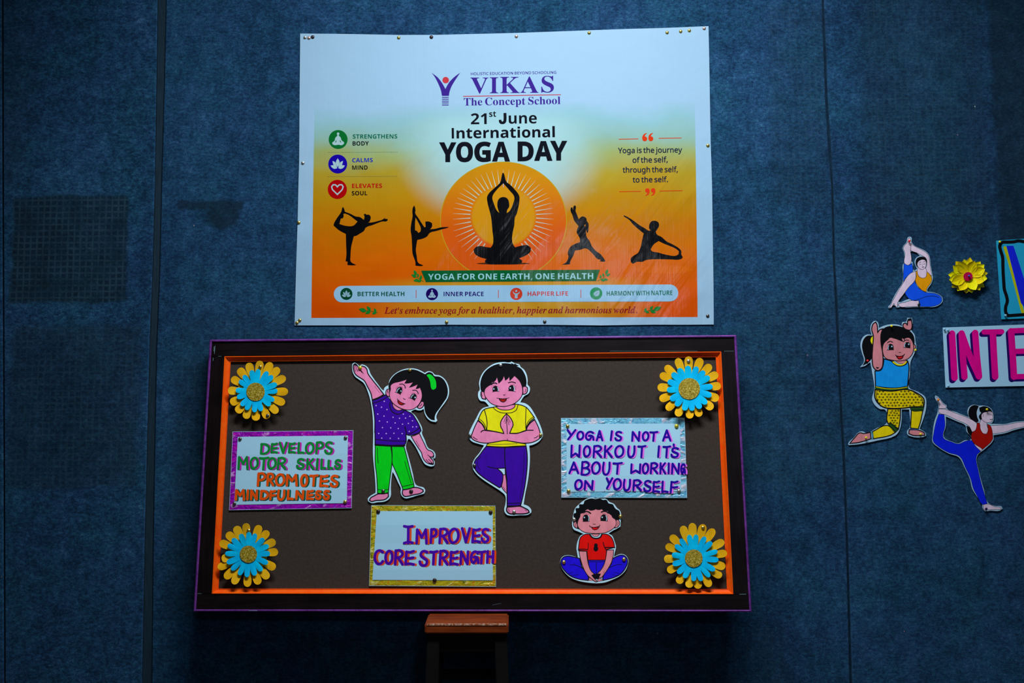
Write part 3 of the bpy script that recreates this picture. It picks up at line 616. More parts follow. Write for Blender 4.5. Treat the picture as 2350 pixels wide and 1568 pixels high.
tr = wall_panel('trim_1', wl('363,-200 362,0 359,200 356,400 350,620 343,800 338,1000 332,1250 326,1568 321,1900'),
                wl('380,-200 379,0 375,180 369,400 364,620 357,800 353,1000 349,1250 346,1568 344,1900'), th=0.003, front=-0.0035, mat=m_strip, rim=.0005)
tr['kind'] = 'structure'

m_fl, nt, b = node_mat('grey_floor', 0.5, 0.3)
L_(nt, ramp(nt, noise(nt, coords(nt), 30), [(0.3, (0.06, 0.06, 0.065, 1)), (0.8, (0.09, 0.09, 0.095, 1))]), b.inputs['Base Color'])
fl = slab_world('floor', [(-3.4, -7, 0), (3.4, -7, 0), (3.4, 0.08, 0), (-3.4, 0.08, 0)], (0, 0, -0.1), m_fl)
fl['kind'] = 'structure'

# ------------------------------------------------------------------ notice board leaning on the wall
def emptyw(name, mw, label, cat, group=None):
    e = bpy.data.objects.new(name, None); COL.objects.link(e)
    e.empty_display_size = 0.05; e.matrix_world = mw
    return tag(e, label, cat, group)
def pmw(pl, px, py, w):
    L = pl.at(px, py, w); U, V, N = pl.U, pl.V, pl.N
    return Matrix(((U.x, V.x, N.x, L.x), (U.y, V.y, N.y, L.y), (U.z, V.z, N.z, L.z), (0, 0, 0, 1)))

def wood_mat(name, c1, c2, rough, scale=(1, 1, 1), spec=0.12, bs=0.15):
    m, nt, b = node_mat(name, rough, spec)
    n1 = noise(nt, coords(nt, scale=scale), 60, 5, 0.6, 0.6)
    n2 = noise(nt, coords(nt), 9, 4)
    v = math_(nt, 'ADD', math_(nt, 'MULTIPLY', n1, .6), math_(nt, 'MULTIPLY', n2, .4))
    L_(nt, ramp(nt, v, [(0.36, alb(c1)), (0.64, alb(c2))]), b.inputs['Base Color'])
    bump(nt, b, n1, bs, 0.001)
    return m
FRAME_H = wood_mat('dark_stained_rail', (7, 4, 5), (19, 14, 17), 0.42, (.12, 1.5, 1))
FRAME_V = wood_mat('dark_stained_stile', (7, 4, 5), (18, 13, 16), 0.42, (1.5, .12, 1))
PURPLE = wood_mat('purple_painted_beading', (66, 28, 94), (104, 52, 138), 0.4)
ORANGE = wood_mat('orange_painted_moulding', (216, 64, 4), (236, 86, 12), 0.4, bs=.06)
m, nt, b = node_mat('brown_board_paper', 0.85, 0.15)
n1 = noise(nt, coords(nt), 130, 5, 0.7)
L_(nt, ramp(nt, n1, [(0.3, alb((42, 37, 34), .95)), (0.7, alb((53, 47, 44), .95))]), b.inputs['Base Color'])
bump(nt, b, n1, 0.15, 0.0008)
BROWN = m

BMW = pmw(BOARD, 1080, 1404, 0)
board = emptyw('notice_board', BMW, 'wide brown notice board with dark wooden frame and orange inner moulding', 'notice board')
def bq(s, w):
    return [BOARD.at(x, y, w) for x, y in P(s)]
FW = 0.014
def bslab(name, s, w1, w0, m, bev=0.0):
    return slab_world(name, bq(s, w1)[::-1], BOARD.N * (w0 - w1), m, board, bev, BMW)
bslab('board_panel', '500,800 1662,800 1690,1380 482,1380', 0.0, -0.006, BROWN)
Q0 = P('481,780 1690,769 1725,1405 444,1404'); Q1 = P('486.5,785 1684.5,774.5 1719.5,1400 450,1399')
Q2 = P('515,818 1655,807 1683,1364 486,1363'); Q3 = P('529.5,830.5 1642.5,820 1668,1352 502,1351')
def st(q):
    return ' '.join('%f,%f' % p for p in q)
def lerp(a, b, t):
    return (a[0] + (b[0] - a[0]) * t, a[1] + (b[1] - a[1]) * t)
def onx(a, b, x):
    t = (x - a[0]) / (b[0] - a[0]); return lerp(a, b, t)
def ony(a, b, y):
    t = (y - a[1]) / (b[1] - a[1]); return lerp(a, b, t)
yl, yr = Q2[0][1] - .5, Q2[1][1] - .5
bslab('frame_rail', st([Q0[0], Q0[1], ony(Q0[1], Q0[2], yr), ony(Q0[0], Q0[3], yl)]), FW, -0.012, FRAME_H, .0008)
yl2, yr2 = Q2[3][1] + .5, Q2[2][1] + .5
bslab('frame_rail', st([ony(Q0[0], Q0[3], yl2), ony(Q0[1], Q0[2], yr2), Q0[2], Q0[3]]), FW, -0.012, FRAME_H, .0008)
e = 0.6
bslab('frame_stile', st([ony(Q0[0], Q0[3], yl + e), lerp(Q2[0], Q2[1], .0006), lerp(Q2[3], Q2[2], .0006), ony(Q0[0], Q0[3], yl2 - e)]), FW, -0.012, FRAME_V, .0006)
bslab('frame_stile', st([lerp(Q2[1], Q2[0], .0006), ony(Q0[1], Q0[2], yr + e), ony(Q0[1], Q0[2], yr2 - e), lerp(Q2[2], Q2[3], .0006)]), FW, -0.012, FRAME_V, .0006)

def moulding(name, outer, inner, i, prof, m):
    """one mitred strip; prof = [(t across, height w)]"""
    j = (i + 1) % 4
    me = Mesh(); v = []
    for t, w_ in prof:
        for a, b_ in ((outer[i], inner[i]), (outer[j], inner[j])):
            p = lerp(a, b_, t); q = BMW.inverted() @ BOARD.at(p[0], p[1], w_)
            v.append(tuple(q))
    f = [(2 * k, 2 * k + 2, 2 * k + 3, 2 * k + 1) for k in range(len(prof) - 1)]
    me.add(v, f, m)
    return me.build(name, board)
for i in range(4):
    moulding('edge_beading', Q0, Q1, i, [(0, -.002), (0, FW + .002), (.15, FW + .004), (.5, FW + .005), (.85, FW + .004), (1, FW + .002), (1, FW)], PURPLE)
for i in range(4):
    moulding('moulding', Q2, Q3, i, [(0, FW), (0, FW + .002), (.13, FW + .002), (.17, FW + .0005), (.45, .0095), (.85, .005), (.88, .0062), (.99, .0062), (1, 0.0)], ORANGE)
# chalky scuffs on the frame
CHALK = M((96, 130, 140), 0.9)
for i, (s, q) in enumerate((('491.5,796 491,806', 1.0), ('493.5,794 492,812', .8), ('489.5,822 489,828', .8), ('1662,806.3 1684,806', .5), ('1697,1364.3 1712,1364', .9),
             ('571,1401.7 590,1402.3', .9), ('501,817.6 508,817.7', .5), ('453,1362.6 462,1362.8', .6), ('984,1399.6 992,1400.6', .5), ('1130,1389 1150,1385', .3), ('1400,805.9 1600,806', .35))):
    sc = Mesh(); wz = FW + .00045 + (0.0052 if i == 5 else 0)
    pts, r_, fs = ribbon(P(s), q)
    sc.add([tuple(BMW.inverted() @ BOARD.at(x, y, wz)) for x, y in pts], fs, CHALK)
    sc.build('scuff_mark', board)
bpy.context.view_layer.update()

# ------------------------------------------------------------------ stool under the board
zt = min((o.matrix_world @ Vector(c)).z for o in board.children for c in o.bound_box) - 0.0005
TOPP = Plane((0, 0, zt), (0, 0, 1), (1, 0, 0))
fl_, fr_ = TOPP.at(974.5, 1432.3), TOPP.at(1167, 1432.0)
bl_, br_ = TOPP.at(982.5, 1411), TOPP.at(1167.3, 1411)
k = 0.27 / (fl_ - bl_).length
bl2, br2 = fl_ + (bl_ - fl_) * k, fr_ + (br_ - fr_) * k
STW = wood_mat('worn_brown_stool_wood', (72, 27, 8), (114, 50, 17), 0.45, (.15, 1.2, 1), bs=.3)
SMW = Matrix.Translation(((fl_ + br2) / 2).xy.to_3d())
stool = emptyw('stool', SMW, 'small wooden stool with worn reddish brown seat holding up the notice board', 'stool')
seat = slab_world('seat', [fl_, fr_, br2, bl2], (0, 0, -0.027), STW, stool, 0.004, SMW)
m_w, nt, b = node_mat('worn_bare_edge', 0.6, 0.2)
n1 = noise(nt, coords(nt), 160, 4)
L_(nt, ramp(nt, n1, [(0.42, alb((110, 60, 30))), (0.6, alb((150, 128, 118)))]), b.inputs['Base Color'])
d = (fr_ - fl_).normalized()
eg = slab_world('worn_edge', [fl_ + d * .006 + Vector((0, -.0006, -.0002)), fr_ - d * .006 + Vector((0, -.0006, -.0002)), fr_ - d * .006 + Vector((0, -.0012, -.0042)), fl_ + d * .006 + Vector((0, -.0012, -.0042))],
                (0, .004, 0.0003), m_w, stool, 0, SMW)
LEGM = wood_mat('black_stool_wood', (6, 5, 5), (11, 9, 8), 0.7)
ctr = (fl_ + fr_ + br2 + bl2) / 4
ex = (fr_ - fl_) / 2; ey = (bl2 - fl_) / 2
feet = []
for sx_, sy_ in ((-1, -1), (1, -1), (1, 1), (-1, 1)):
    t_ = ctr + ex * .80 * sx_ + ey * .78 * sy_ + Vector((0, 0, -.0275))
    f_ = ctr + ex * 1.02 * sx_ + ey * 1.15 * sy_; f_.z = 0
    feet.append((t_, f_))
    h = .017
    a = [t_ + Vector((x * h, y * h, 0)) for x, y in ((-1, -1), (1, -1), (1, 1), (-1, 1))]
    slab_world('leg', a, f_ - t_, LEGM, stool, 0.002, SMW)
def bar(name, a, b_, h, t, m):
    d = (b_ - a).normalized(); s = d.cross(Vector((0, 0, 1))).normalized() * t
    z = Vector((0, 0, h))
    slab_world(name, [a - s - z, a + s - z, a + s + z, a - s + z], b_ - a, m, stool, 0.001, SMW)
for i in range(4):
    (t0, f0), (t1, f1) = feet[i], feet[(i + 1) % 4]
    bar('apron', t0 + Vector((0, 0, -.026)), t1 + Vector((0, 0, -.026)), .025, .009, LEGM)
    bar('stretcher', t0.lerp(f0, .22 + .12 * (i % 2)), t1.lerp(f1, .22 + .12 * (i % 2)), .012, .009, LEGM)

# ------------------------------------------------------------------ printed vinyl banner
def vinyl_normal(nt):
    co = coords(nt)
    rot0 = N_(nt, 'ShaderNodeMapping'); rot0.inputs['Rotation'].default_value = (0, 0, math.radians(-55))
    L_(nt, co, rot0.inputs[0])
    rot = N_(nt, 'ShaderNodeMapping'); rot.inputs['Scale'].default_value = (0.9, 5.0, 1)
    L_(nt, rot0.outputs[0], rot.inputs[0])
    n1 = math_(nt, 'MULTIPLY', noise(nt, rot.outputs[0], 2.6, 3, .5, .4), mapr(nt, noise(nt, co, 3.1, 2), .42, .6))                 # long slanting creases
    n2 = noise(nt, coords(nt, scale=(1, .06, 1)), 26, 3)           # hanging folds
    n3 = noise(nt, coords(nt, scale=(1, .02, 1)), 330, 2)          # weave
    n4 = noise(nt, co, 420, 2)
    n5 = noise(nt, co, 7, 3)
    sp_ = N_(nt, 'ShaderNodeSeparateXYZ'); L_(nt, co, sp_.inputs[0])
    low = mapr(nt, sp_.outputs[1], .25, -.1, .12, 1.0)             # the creases gather towards the bottom edge
    h = math_(nt, 'ADD', math_(nt, 'MULTIPLY', math_(nt, 'MULTIPLY', n1, 4.2), low), math_(nt, 'MULTIPLY', n2, 0.8))
    h = math_(nt, 'ADD', h, math_(nt, 'MULTIPLY', n3, .17))
    h = math_(nt, 'ADD', h, math_(nt, 'MULTIPLY', n4, .07))
    h = math_(nt, 'ADD', h, math_(nt, 'MULTIPLY', n5, 1.6))
    return bump(nt, None, h, 1.0, 0.0011)
_vm = {}
def VM(c, e=1.6):
    if c in _vm: return _vm[c]
    m, nt, b = node_mat('vinyl_print', 0.2, 0.22)
    b.inputs['Base Color'].default_value = alb(c, e)
    L_(nt, vinyl_normal(nt), b.inputs['Normal'])
    _vm[c] = m
    return m
D = Draw('banner', 'large printed vinyl yoga day banner tacked high on the carpet wall above the notice board', 'banner', WALL, 1155, 400, 0.0022, mats=VM)
bu, bv = D.u0, D.v0
def lu(x, y=400): return WALL.uv(x, y, 0)[0] - bu
def lv(y, x=1155): return WALL.uv(x, y, 0)[1] - bv
D.slab('sheet', VM((148, 188, 222), 1.36), P('689,77 765,77.6 850,79 915,80.2 1000,80 1090,78 1185,75.6 1270,72.6 1352,69.6 1440,66.5 1530,64 1626,60 1627.5,130 1629.5,250 1631,330 1634,420 1636,560 1637.5,660 1638,745 1570,745.6 1500,745.4 1380,747 1250,745.6 1140,746 1025,745.4 900,747.6 800,747 676,747 677.5,690 680,600 683,511 685,420 686.5,374 687.5,230'), 0.0009, sm=False)
# gradient print
m, nt, b = node_mat('gradient_print', 0.2, 0.22)
L_(nt, vinyl_normal(nt), b.inputs['Normal'])
sep = N_(nt, 'ShaderNodeSeparateXYZ'); L_(nt, coords(nt), sep.inputs[0])
X, Y = sep.outputs[0], sep.outputs[1]
nz = noise(nt, coords(nt, scale=(1, 1.6, 1)), 5, 2)
Yn = math_(nt, 'ADD', Y, math_(nt, 'MULTIPLY', math_(nt, 'SUBTRACT', nz, .5), .09))
t = mapr(nt, Yn, lv(235), lv(735)); nt.nodes[-1].interpolation_type = 'LINEAR'
def gp(y): return max(0, min(1, (lv(235) - lv(y)) / (lv(235) - lv(735))))
c = ramp(nt, t, [(gp(237), alb((148, 188, 222), 1.36)), (gp(275), alb((138, 190, 208), 1.46)), (gp(318), alb((138, 184, 178), 1.48)), (gp(352), alb((152, 172, 110), 1.49)), (gp(395), alb((172, 152, 44), 1.48)),
                 (gp(450), alb((184, 138, 16), 1.51)), (gp(520), alb((192, 116, 4), 1.50)), (gp(600), alb((202, 96, 2), 1.39)), (gp(680), alb((204, 80, 2), 1.36)), (gp(735), alb((200, 74, 2), 1.34))])
gd = math_(nt, 'ADD', math_(nt, 'POWER', math_(nt, 'ABSOLUTE', math_(nt, 'DIVIDE', math_(nt, 'SUBTRACT', X, lu(1150)), .33)), 2.0),
           math_(nt, 'POWER', math_(nt, 'ABSOLUTE', math_(nt, 'DIVIDE', math_(nt, 'SUBTRACT', Y, lv(350)), .24)), 2.0))
c = mixc(nt, math_(nt, 'MULTIPLY', mapr(nt, gd, 0.1, 1.15, .95, 0), mapr(nt, Y, lv(238), lv(292), 0, 1)), c, alb((154, 200, 214), 1.35))
bd = math_(nt, 'MULTIPLY', mapr(nt, math_(nt, 'ABSOLUTE', math_(nt, 'SUBTRACT', X, lu(1165))), .18, .52, 1, 0), mapr(nt, Y, lv(655), lv(630), 1, 0))
c = mixc(nt, math_(nt, 'MULTIPLY', bd, .85), c, alb((172, 138, 30), 1.2))
L_(nt, c, b.inputs['Base Color'])
D.fill('printed_panel', m, P('722,236 1594,231 1595.5,300 1597,390 1598.5,500 1600,640 1601,728 1157,729 714.5,730 716,600 718,480 720,350'), sm=False)
D.dot('hill_patch', VM((202, 94, 3), 1.34), 802, 617, 62, 8)
D.dot('hill_patch#2', VM((204, 96, 4), 1.34), 1528, 619, 62, 9)
# sun
D.dot('sun', (186, 158, 28), 1155.5, 507.1, 145.6, 136, 72)
m, nt, b = node_mat('sun_print', 0.2, 0.22)
L_(nt, vinyl_normal(nt), b.inputs['Normal'])
sep = N_(nt, 'ShaderNodeSeparateXYZ'); L_(nt, coords(nt), sep.inputs[0])
X, Y = sep.outputs[0], sep.outputs[1]
c = ramp(nt, mapr(nt, Y, lv(620), lv(372)), [(0, alb((204, 82, 14), 1.4)), (.3, alb((204, 88, 14), 1.45)), (.62, alb((204, 108, 14), 1.5)), (1, alb((202, 142, 16), 1.6))])
dd = N_(nt, 'ShaderNodeVectorMath', operation='LENGTH')
cmb = N_(nt, 'ShaderNodeCombineXYZ')
L_(nt, math_(nt, 'DIVIDE', math_(nt, 'SUBTRACT', X, lu(1155)), .103), cmb.inputs[0]); L_(nt, math_(nt, 'DIVIDE', math_(nt, 'SUBTRACT', Y, lv(497)), .098), cmb.inputs[1])
L_(nt, cmb.outputs[0], dd.inputs[0])
c = mixc(nt, mapr(nt, dd.outputs['Value'], .92, 1.04, 1, 0), c, alb((202, 142, 14), 1.5))
L_(nt, c, b.inputs['Base Color'])
D.dot('sun', m, 1155.5, 507.1, 143.8, 134.2, 72)
D.w += D.step
for i in range(54):
    a = math.radians(i * 360 / 54 + 3.33 + 0.0)
    ca, sa = math.cos(a), math.sin(a)
    if 62 < math.degrees(a) < 118: continue
    cx, cy = 1000 + 972 / 6.271, 370 + 792 / 6.271
    r1, r2 = 1.0, 1.5 if sa < .2 else 1.55
    ax, ay = 474 / 6.271, (438 if sa < 0 else 470) / 6.271
    p1 = (cx + ax * ca, cy + ay * sa); p2 = (cx + ax * r2 * ca * 1.02, cy + ay * r2 * sa * 1.02)
    if p1[1] > 566 : p2 = lerp(p1, p2, .2)
    nx, ny = -sa * 1.15, ca * 1.15
    D.fill('sun_ray', (178, 206, 196), [(p1[0] + nx, p1[1] + ny), (p1[0] - nx, p1[1] - ny), (p2[0] - nx * .12, p2[1] - ny * .12), (p2[0] + nx * .12, p2[1] + ny * .12)], sm=False, lift=False)
BK = (9, 10, 15)
D.dot('yoga_silhouette#m', (70, 34, 8), 1155, 605, 62, 2.6)
D.fill('yoga_silhouette#m', BK, P('''@SUN 972,165 985,190 1020,300 1060,330 1130,400 1200,495 1205,560 1190,660 1165,760 1140,810 1130,920 1110,1020 1098,1120 1110,1190 1140,1240 1240,1215 1320,1210 1370,1250
 1365,1300 1310,1350 1200,1400 1245,1430 1240,1460 1180,1480 960,1482 760,1482 710,1460 710,1430 730,1410 620,1375 560,1330 545,1275 580,1235 640,1222 720,1235 790,1245 820,1200 828,1120 815,1000 795,800 770,700 745,600 738,520 760,470 840,390 925,310 950,210 962,170'''),
       holes=[P('@SUN 972,320 1060,420 1130,515 1110,620 1060,720 1020,748 1030,700 1055,660 1055,600 1040,550 1000,520 940,522 900,555 885,620 890,670 915,745 880,710 840,620 815,515 880,410')])
D.line('sun_ray', (190, 160, 170), P('@SUN 974,335 974,372'), 2)
D.fill('yoga_silhouette#a', BK, P('''@SIL1 372,118 392,160 405,205 500,240 600,290 670,300 745,350 755,290 742,255 765,237 790,255 840,260 868,300 860,350 845,385 820,400 900,395 1000,370 1070,350 1130,310 1120,332 1170,335
 1175,355 1150,378 1080,380 1000,405 900,445 780,490 745,550 670,600 600,640 565,645 545,720 520,820 510,900 505,1000 508,1100 560,1140 608,1158 590,1166 450,1165 450,1100 415,1100 430,980 425,800 420,605 300,540 200,455 205,420 260,320 340,200 358,130'''),
       holes=[P('@SIL1 375,245 408,238 630,380 555,455 430,460 305,425 330,330 370,320 382,280')])
D.fill('yoga_silhouette#b', BK, P('''@SIL1 1650,90 1665,130 1672,180 1668,230 1720,310 1790,420 1830,480 1855,480 1850,420 1848,385 1880,378 1930,385 1970,410 1972,460 1950,505 1930,520 2030,510 2130,485 2275,478 2260,490 2150,520
 2050,550 1930,585 1880,650 1800,690 1705,712 1690,800 1680,900 1695,1000 1720,1120 1812,1168 1800,1178 1672,1175 1670,1110 1620,960 1610,800 1600,640 1585,540 1595,420 1620,280 1615,200 1625,130'''),
       holes=[P('@SIL1 1675,310 1740,430 1765,490 1760,560 1725,585 1690,545 1665,540 1665,400')])
D.fill('yoga_silhouette#c', BK, P('''@SIL2 350,80 368,100 362,170 380,220 415,310 440,280 480,262 530,285 545,320 545,360 520,395 500,405 525,440 532,520 545,600 590,660 630,750 700,830 770,880 850,985 835,1005
 755,998 775,970 720,958 640,870 530,785 430,810 355,820 320,915 280,990 270,1045 165,1052 140,1050 210,1010 245,900 235,885 270,770 310,735 435,680 430,620 380,520 385,480 410,420 340,330 310,240 280,170 285,120 310,112 322,160 330,98'''))
D.fill('yoga_silhouette#c', BK, P('@SIL2 538,350 552,345 572,375 576,430 566,520 556,538 538,500 522,420 530,380'))
D.fill('yoga_silhouette#d', BK, P('''@SIL2 1150,243 1200,265 1300,325 1400,400 1500,460 1560,495 1590,490 1565,460 1570,390 1600,345 1650,333 1710,355 1728,410 1700,470 1672,510 1690,555 1770,600 1850,670 1950,720 2060,790 2090,830 2090,880 2115,930
 2090,958 1900,965 1700,962 1520,975 1450,1005 1370,1005 1300,1038 1270,1010 1265,950 1310,905 1380,860 1420,780 1450,650 1475,540 1400,480 1300,390 1240,320 1150,262'''),
       holes=[P('@SIL2 1720,665 1800,705 1900,745 2000,790 2050,830 2045,880 2000,905 1850,890 1700,850 1610,830 1590,800 1640,720')])
# emblem and heading
PU = (58, 36, 148)
D.fill('emblem', PU, P('@LOGO 188,105 280,175 345,260 390,340 440,250 510,175 605,103 540,200 480,300 450,380 440,440 340,440 325,360 280,250 235,165'))
D.dot('emblem', (196, 58, 72), 960 + 394 / 6.272, 150 + 213 / 6.272, 7.5)
for y in (461, 488, 515, 542, 571):
    D.line('emblem', PU, P('@LOGO 345,%d 433,%d' % (y, y)), 2.0)
def T(k, font, t, crop, x0, y0, x1, y1, cap, c, bold=0):
    (a, b_), (c_, d_) = P('@%s %f,%f %f,%f' % (crop, x0, y0, x1, y1))
    D.text('lettering#' + k, font, t, a, b_, c_, d_, cap / CROPS[crop][2], c, bold)
T('1', 'R', 'HOLISTIC EDUCATION BEYOND SCHOOLING', 'LOGO', 757, 142, 1985, 120, 38, PU, .3)
def glyph_box(k, font, ch, crop, x0, y0, x1, y1, c, bold=0):
    """one letter stretched into a box given in crop pixels"""
    G = FONT[font][ch][1]
    xs = [p[0] for l in G for p in l]; ys = [p[1] for l in G for p in l]
    a, b_ = P('@%s %f,%f %f,%f' % (crop, x0, y0, x1, y1))
    D.w += D.step
    loops = [[(a[0] + (x - min(xs)) / (max(xs) - min(xs)) * (b_[0] - a[0]), b_[1] - (y - min(ys)) / (max(ys) - min(ys)) * (b_[1] - a[1])) for x, y in l] for l in G]
    for isl in islands(loops):
        if bold: isl = [grow(l, bold / 2 if n_ == 0 else -bold / 2) for n_, l in enumerate(isl)]
        pts, fs = tess(isl)
        D.part('lettering#' + k).add(D.loc(pts, D.w), fs, D.col(c))
for ch, xa, ya, xb, yb in (('V', 750, 176, 1008, 408), ('I', 1028, 172, 1152, 402), ('K', 1178, 166, 1460, 399), ('A', 1470, 160, 1730, 396), ('S', 1770, 150, 1952, 394)):
    glyph_box('2', 'S', ch, 'LOGO', xa, ya, xb, yb, PU)
D.line('rule_line', (190, 40, 62), P('@LOGO 648,447 2048,423'), 1.7)
T('3', 'S', 'The Concept School', 'LOGO', 655, 580, 2046, 557, 108, PU)
INK = (14, 18, 30)
T('4', 'B', '21', 'LOGO', 757, 849, 985, 846, 156, INK)
T('4', 'B', 'st', 'LOGO', 1020, 742, 1120, 740, 84, INK)
D.fill('lettering#4', INK, P('@LOGO 1226,686 1268,685 1269,785 1262,818 1240,840 1208,847 1178,839 1161,815 1158,785 1196,782 1199,802 1210,811 1222,803 1226,785'), sharp=60)
T('4', 'B', 'une', 'LOGO', 1302, 840, 1706, 835, 155, INK)
T('5', 'B', 'International', 'LOGO', 482, 1053, 1965, 1034, 150, INK, .3)
for ch, xa, ya, xb, yb in (('Y', 305, 1112, 542, 1390), ('O', 545, 1105, 785, 1392), ('G', 808, 1102, 1040, 1390), ('A', 1066, 1104, 1315, 1382), ('D', 1432, 1100, 1658, 1378), ('A', 1673, 1094, 1926, 1372), ('Y', 1902, 1090, 2138, 1368)):
    glyph_box('6', 'B', ch, 'LOGO', xa + 5, ya + 4, xb - 5, yb - 4, INK, 2.6)
# benefit list, left
def icon(crop, x, y, r, c, kind, k=None, lc=(168, 208, 220)):
    (px, py), = P('@%s %f,%f' % (crop, x, y)); s = r / CROPS[crop][2]
    key = 'icon#%s%d' % (crop, x)
    D.dot(key, c, px, py, s, n=40)
    def q(t, ox=282, oy=315, R=170.0):
        return [(px + (a - ox) / R * s, py + (b_ - oy) / R * s) for a, b_ in P(t)]
    if kind == 'sit':
        D.dot(key, lc, *q('282,212')[0], s * .135)
        D.fill(key, lc, q('270,225 294,225 298,250 325,275 345,330 388,370 386,395 350,418 285,410 220,418 180,400 175,370 215,340 235,280 266,250'), holes=[q('240,340 248,318 252,360 225,372'), q('325,340 317,318 313,360 340,372')])
    if kind == 'lotus':
        for t in ('275,655 303,700 308,745 275,815 242,745 247,700', '180,700 225,722 245,760 262,815 215,795 190,750', '370,700 325,722 305,760 288,815 335,795 360,750',
                  '145,785 200,778 245,800 268,830 220,845 175,825', '405,785 350,778 305,800 282,830 330,845 375,825'):
            D.fill(key, lc, q(t, 275, 757))
    if kind == 'heart':
        D.line(key, lc, q('268,1305 225,1262 180,1215 165,1165 190,1132 232,1132 268,1168 305,1132 350,1132 372,1165 355,1215 312,1262', 268, 1213, 172), s * .13, closed=True)
    if kind == 'joy':
        D.dot(key, lc, *q('190,317', 190, 354, 77)[0], s * .17)
        D.fill(key, lc, q('148,312 158,335 180,346 200,346 222,335 236,312 228,345 210,362 207,408 172,408 170,362 152,345', 190, 354, 77))
    if kind == 'leaf':
        D.fill(key, lc, q('1232,308 1234,350 1215,378 1185,384 1165,370 1162,345 1185,322', 1192, 348, 77))
        D.line(key, c, q('1160,385 1190,355 1215,330', 1192, 348, 77), s * .05)
icon('ICON', 282, 315, 170, (8, 112, 48), 'sit')
icon('ICON', 275, 757, 170, (24, 6, 172), 'lotus')
icon('ICON', 268, 1213, 172, (176, 4, 12), 'heart')
T('7', 'B', 'STRENGTHENS', 'ICON', 545, 300, 1347, 296, 76, (6, 104, 78))
T('8', 'B', 'BODY', 'ICON', 543, 425, 835, 422, 76, (8, 14, 24))
T('9', 'B', 'CALMS', 'ICON', 536, 726, 906, 722, 74, (20, 44, 184))
T('10', 'B', 'MIND', 'ICON', 535, 860, 813, 857, 76, (10, 12, 20))
T('11', 'B', 'ELEVATES', 'ICON', 532, 1188, 1073, 1185, 76, (186, 6, 16))
T('12', 'B', 'SOUL', 'ICON', 527, 1321, 808, 1318, 76, (10, 10, 14))
D.w += D.step
for (xa, ya, xb, yb) in ((105, 548, 1345, 541), (100, 983, 1338, 979)):
    for i in range(62):
        t = i / 61; (x, y), = P('@ICON %f,%f' % (xa + (xb - xa) * t, ya + (yb - ya) * t))
        D.dot('dotted_line', (40, 84, 84), x, y, .62, n=6, lift=False)
# quotation, right
OR = (216, 58, 18)
for s in ('178,258 562,250', '978,240 1423,232', '190,1306 614,1300', '993,1293 1443,1286'):
    D.line('rule_line', OR, P('@QUOT ' + s), 1.45)
for dx, dy in ((0, 0), (122, -2)):
    D.dot('quote_mark', OR, *P('@QUOT %f,%f' % (694 + dx, 250 + dy))[0], 5.6)
    D.fill('quote_mark', OR, [(a + dx / 8.71, b_ + dy / 8.71) for a, b_ in P('@QUOT 646,248 650,195 680,155 732,131 735,143 705,170 692,205 700,240 670,270')])
for dx, dy in ((0, 0), (116, -2)):
    D.dot('quote_mark#2', OR, *P('@QUOT %f,%f' % (746 + dx, 1282 + dy))[0], 5.1)
    D.fill('quote_mark#2', OR, [(a + dx / 8.71, b_ + dy / 8.71) for a, b_ in P('@QUOT 790,1276 789,1320 765,1365 712,1391 706,1380 735,1355 748,1318 740,1285 765,1262')])
NV = (12, 24, 66)
T('13', 'R', 'Yoga is the journey', 'QUOT', 163, 537, 1438, 521, 106, NV, .55)
T('14', 'R', 'of the self,', 'QUOT', 452, 728, 1150, 716, 106, NV, .55)
T('15', 'R', 'through the self,', 'QUOT', 255, 925, 1352, 913, 106, NV, .55)
T('16', 'R', 'to the self.', 'QUOT', 455, 1122, 1155, 1112, 106, NV, .55)
# ribbon, caption pill and closing line
D.fill('green_ribbon', (4, 96, 50), P('966.5,621.3 1376.9,619.1 1367.7,645.1 977.3,647.6'), sm=False)
D.text('lettering#17', 'B', 'YOGA FOR ONE EARTH, ONE HEALTH', 982.5, 642.2, 1361.5, 640.4, 13.4, VM((136, 192, 206), 1.3))
x0, y0, x1, y1 = 766, 675.3, 1556.6, 672.6
pl_ = []
for i in range(13):
    a = math.radians(90 + 180 * i / 12); pl_.append((x0 + 19 + 19 * math.cos(a), y0 + 19 * math.sin(a)))
for i in range(13):
    a = math.radians(-90 + 180 * i / 12); pl_.append((x1 - 19.5 + 19.5 * math.cos(a), y1 + 19.5 * math.sin(a)))
D.fill('caption_panel', VM((138, 184, 220), 1.28), pl_, sm=False)
icon('BOT1', 300, 354, 76, (6, 72, 46), 'lotus', lc=(140, 186, 210))
icon('BOT1', 1374, 357, 76, (26, 4, 100), 'sit', lc=(150, 190, 220))
icon('BOT2', 190, 354, 77, (208, 62, 40), 'joy', lc=(150, 190, 220))
icon('BOT2', 1192, 348, 77, (26, 146, 96), 'leaf', lc=(150, 190, 220))
T('18', 'B', 'BETTER HEALTH', 'BOT1', 440, 382, 1028, 381, 55, (6, 86, 62))
T('19', 'B', 'INNER PEACE', 'BOT1', 1520, 382, 2022, 381, 55, (28, 4, 116))
T('20', 'B', 'HAPPIER LIFE', 'BOT2', 332, 379, 840, 376, 55, (200, 62, 70))
T('21', 'B', 'HARMONY WITH NATURE', 'BOT2', 1325, 376, 2148, 368, 57, (6, 112, 86))
for s in ('@BOT1 1175,308 1175,404', '@BOT1 2207,306 2207,402', '@BOT2 1001,302 1001,398'):
    D.line('divider', (200, 66, 66), P(s), 1.5)
(a, b_), = P('@BOT1 775,600'); (c_, d_), = P('@BOT2 1708,592')
D.text('lettering#22', 'I', "Let's embrace yoga for a healthier, happier and harmonious world.", a, b_, c_, d_, 14.6, (152, 20, 36))
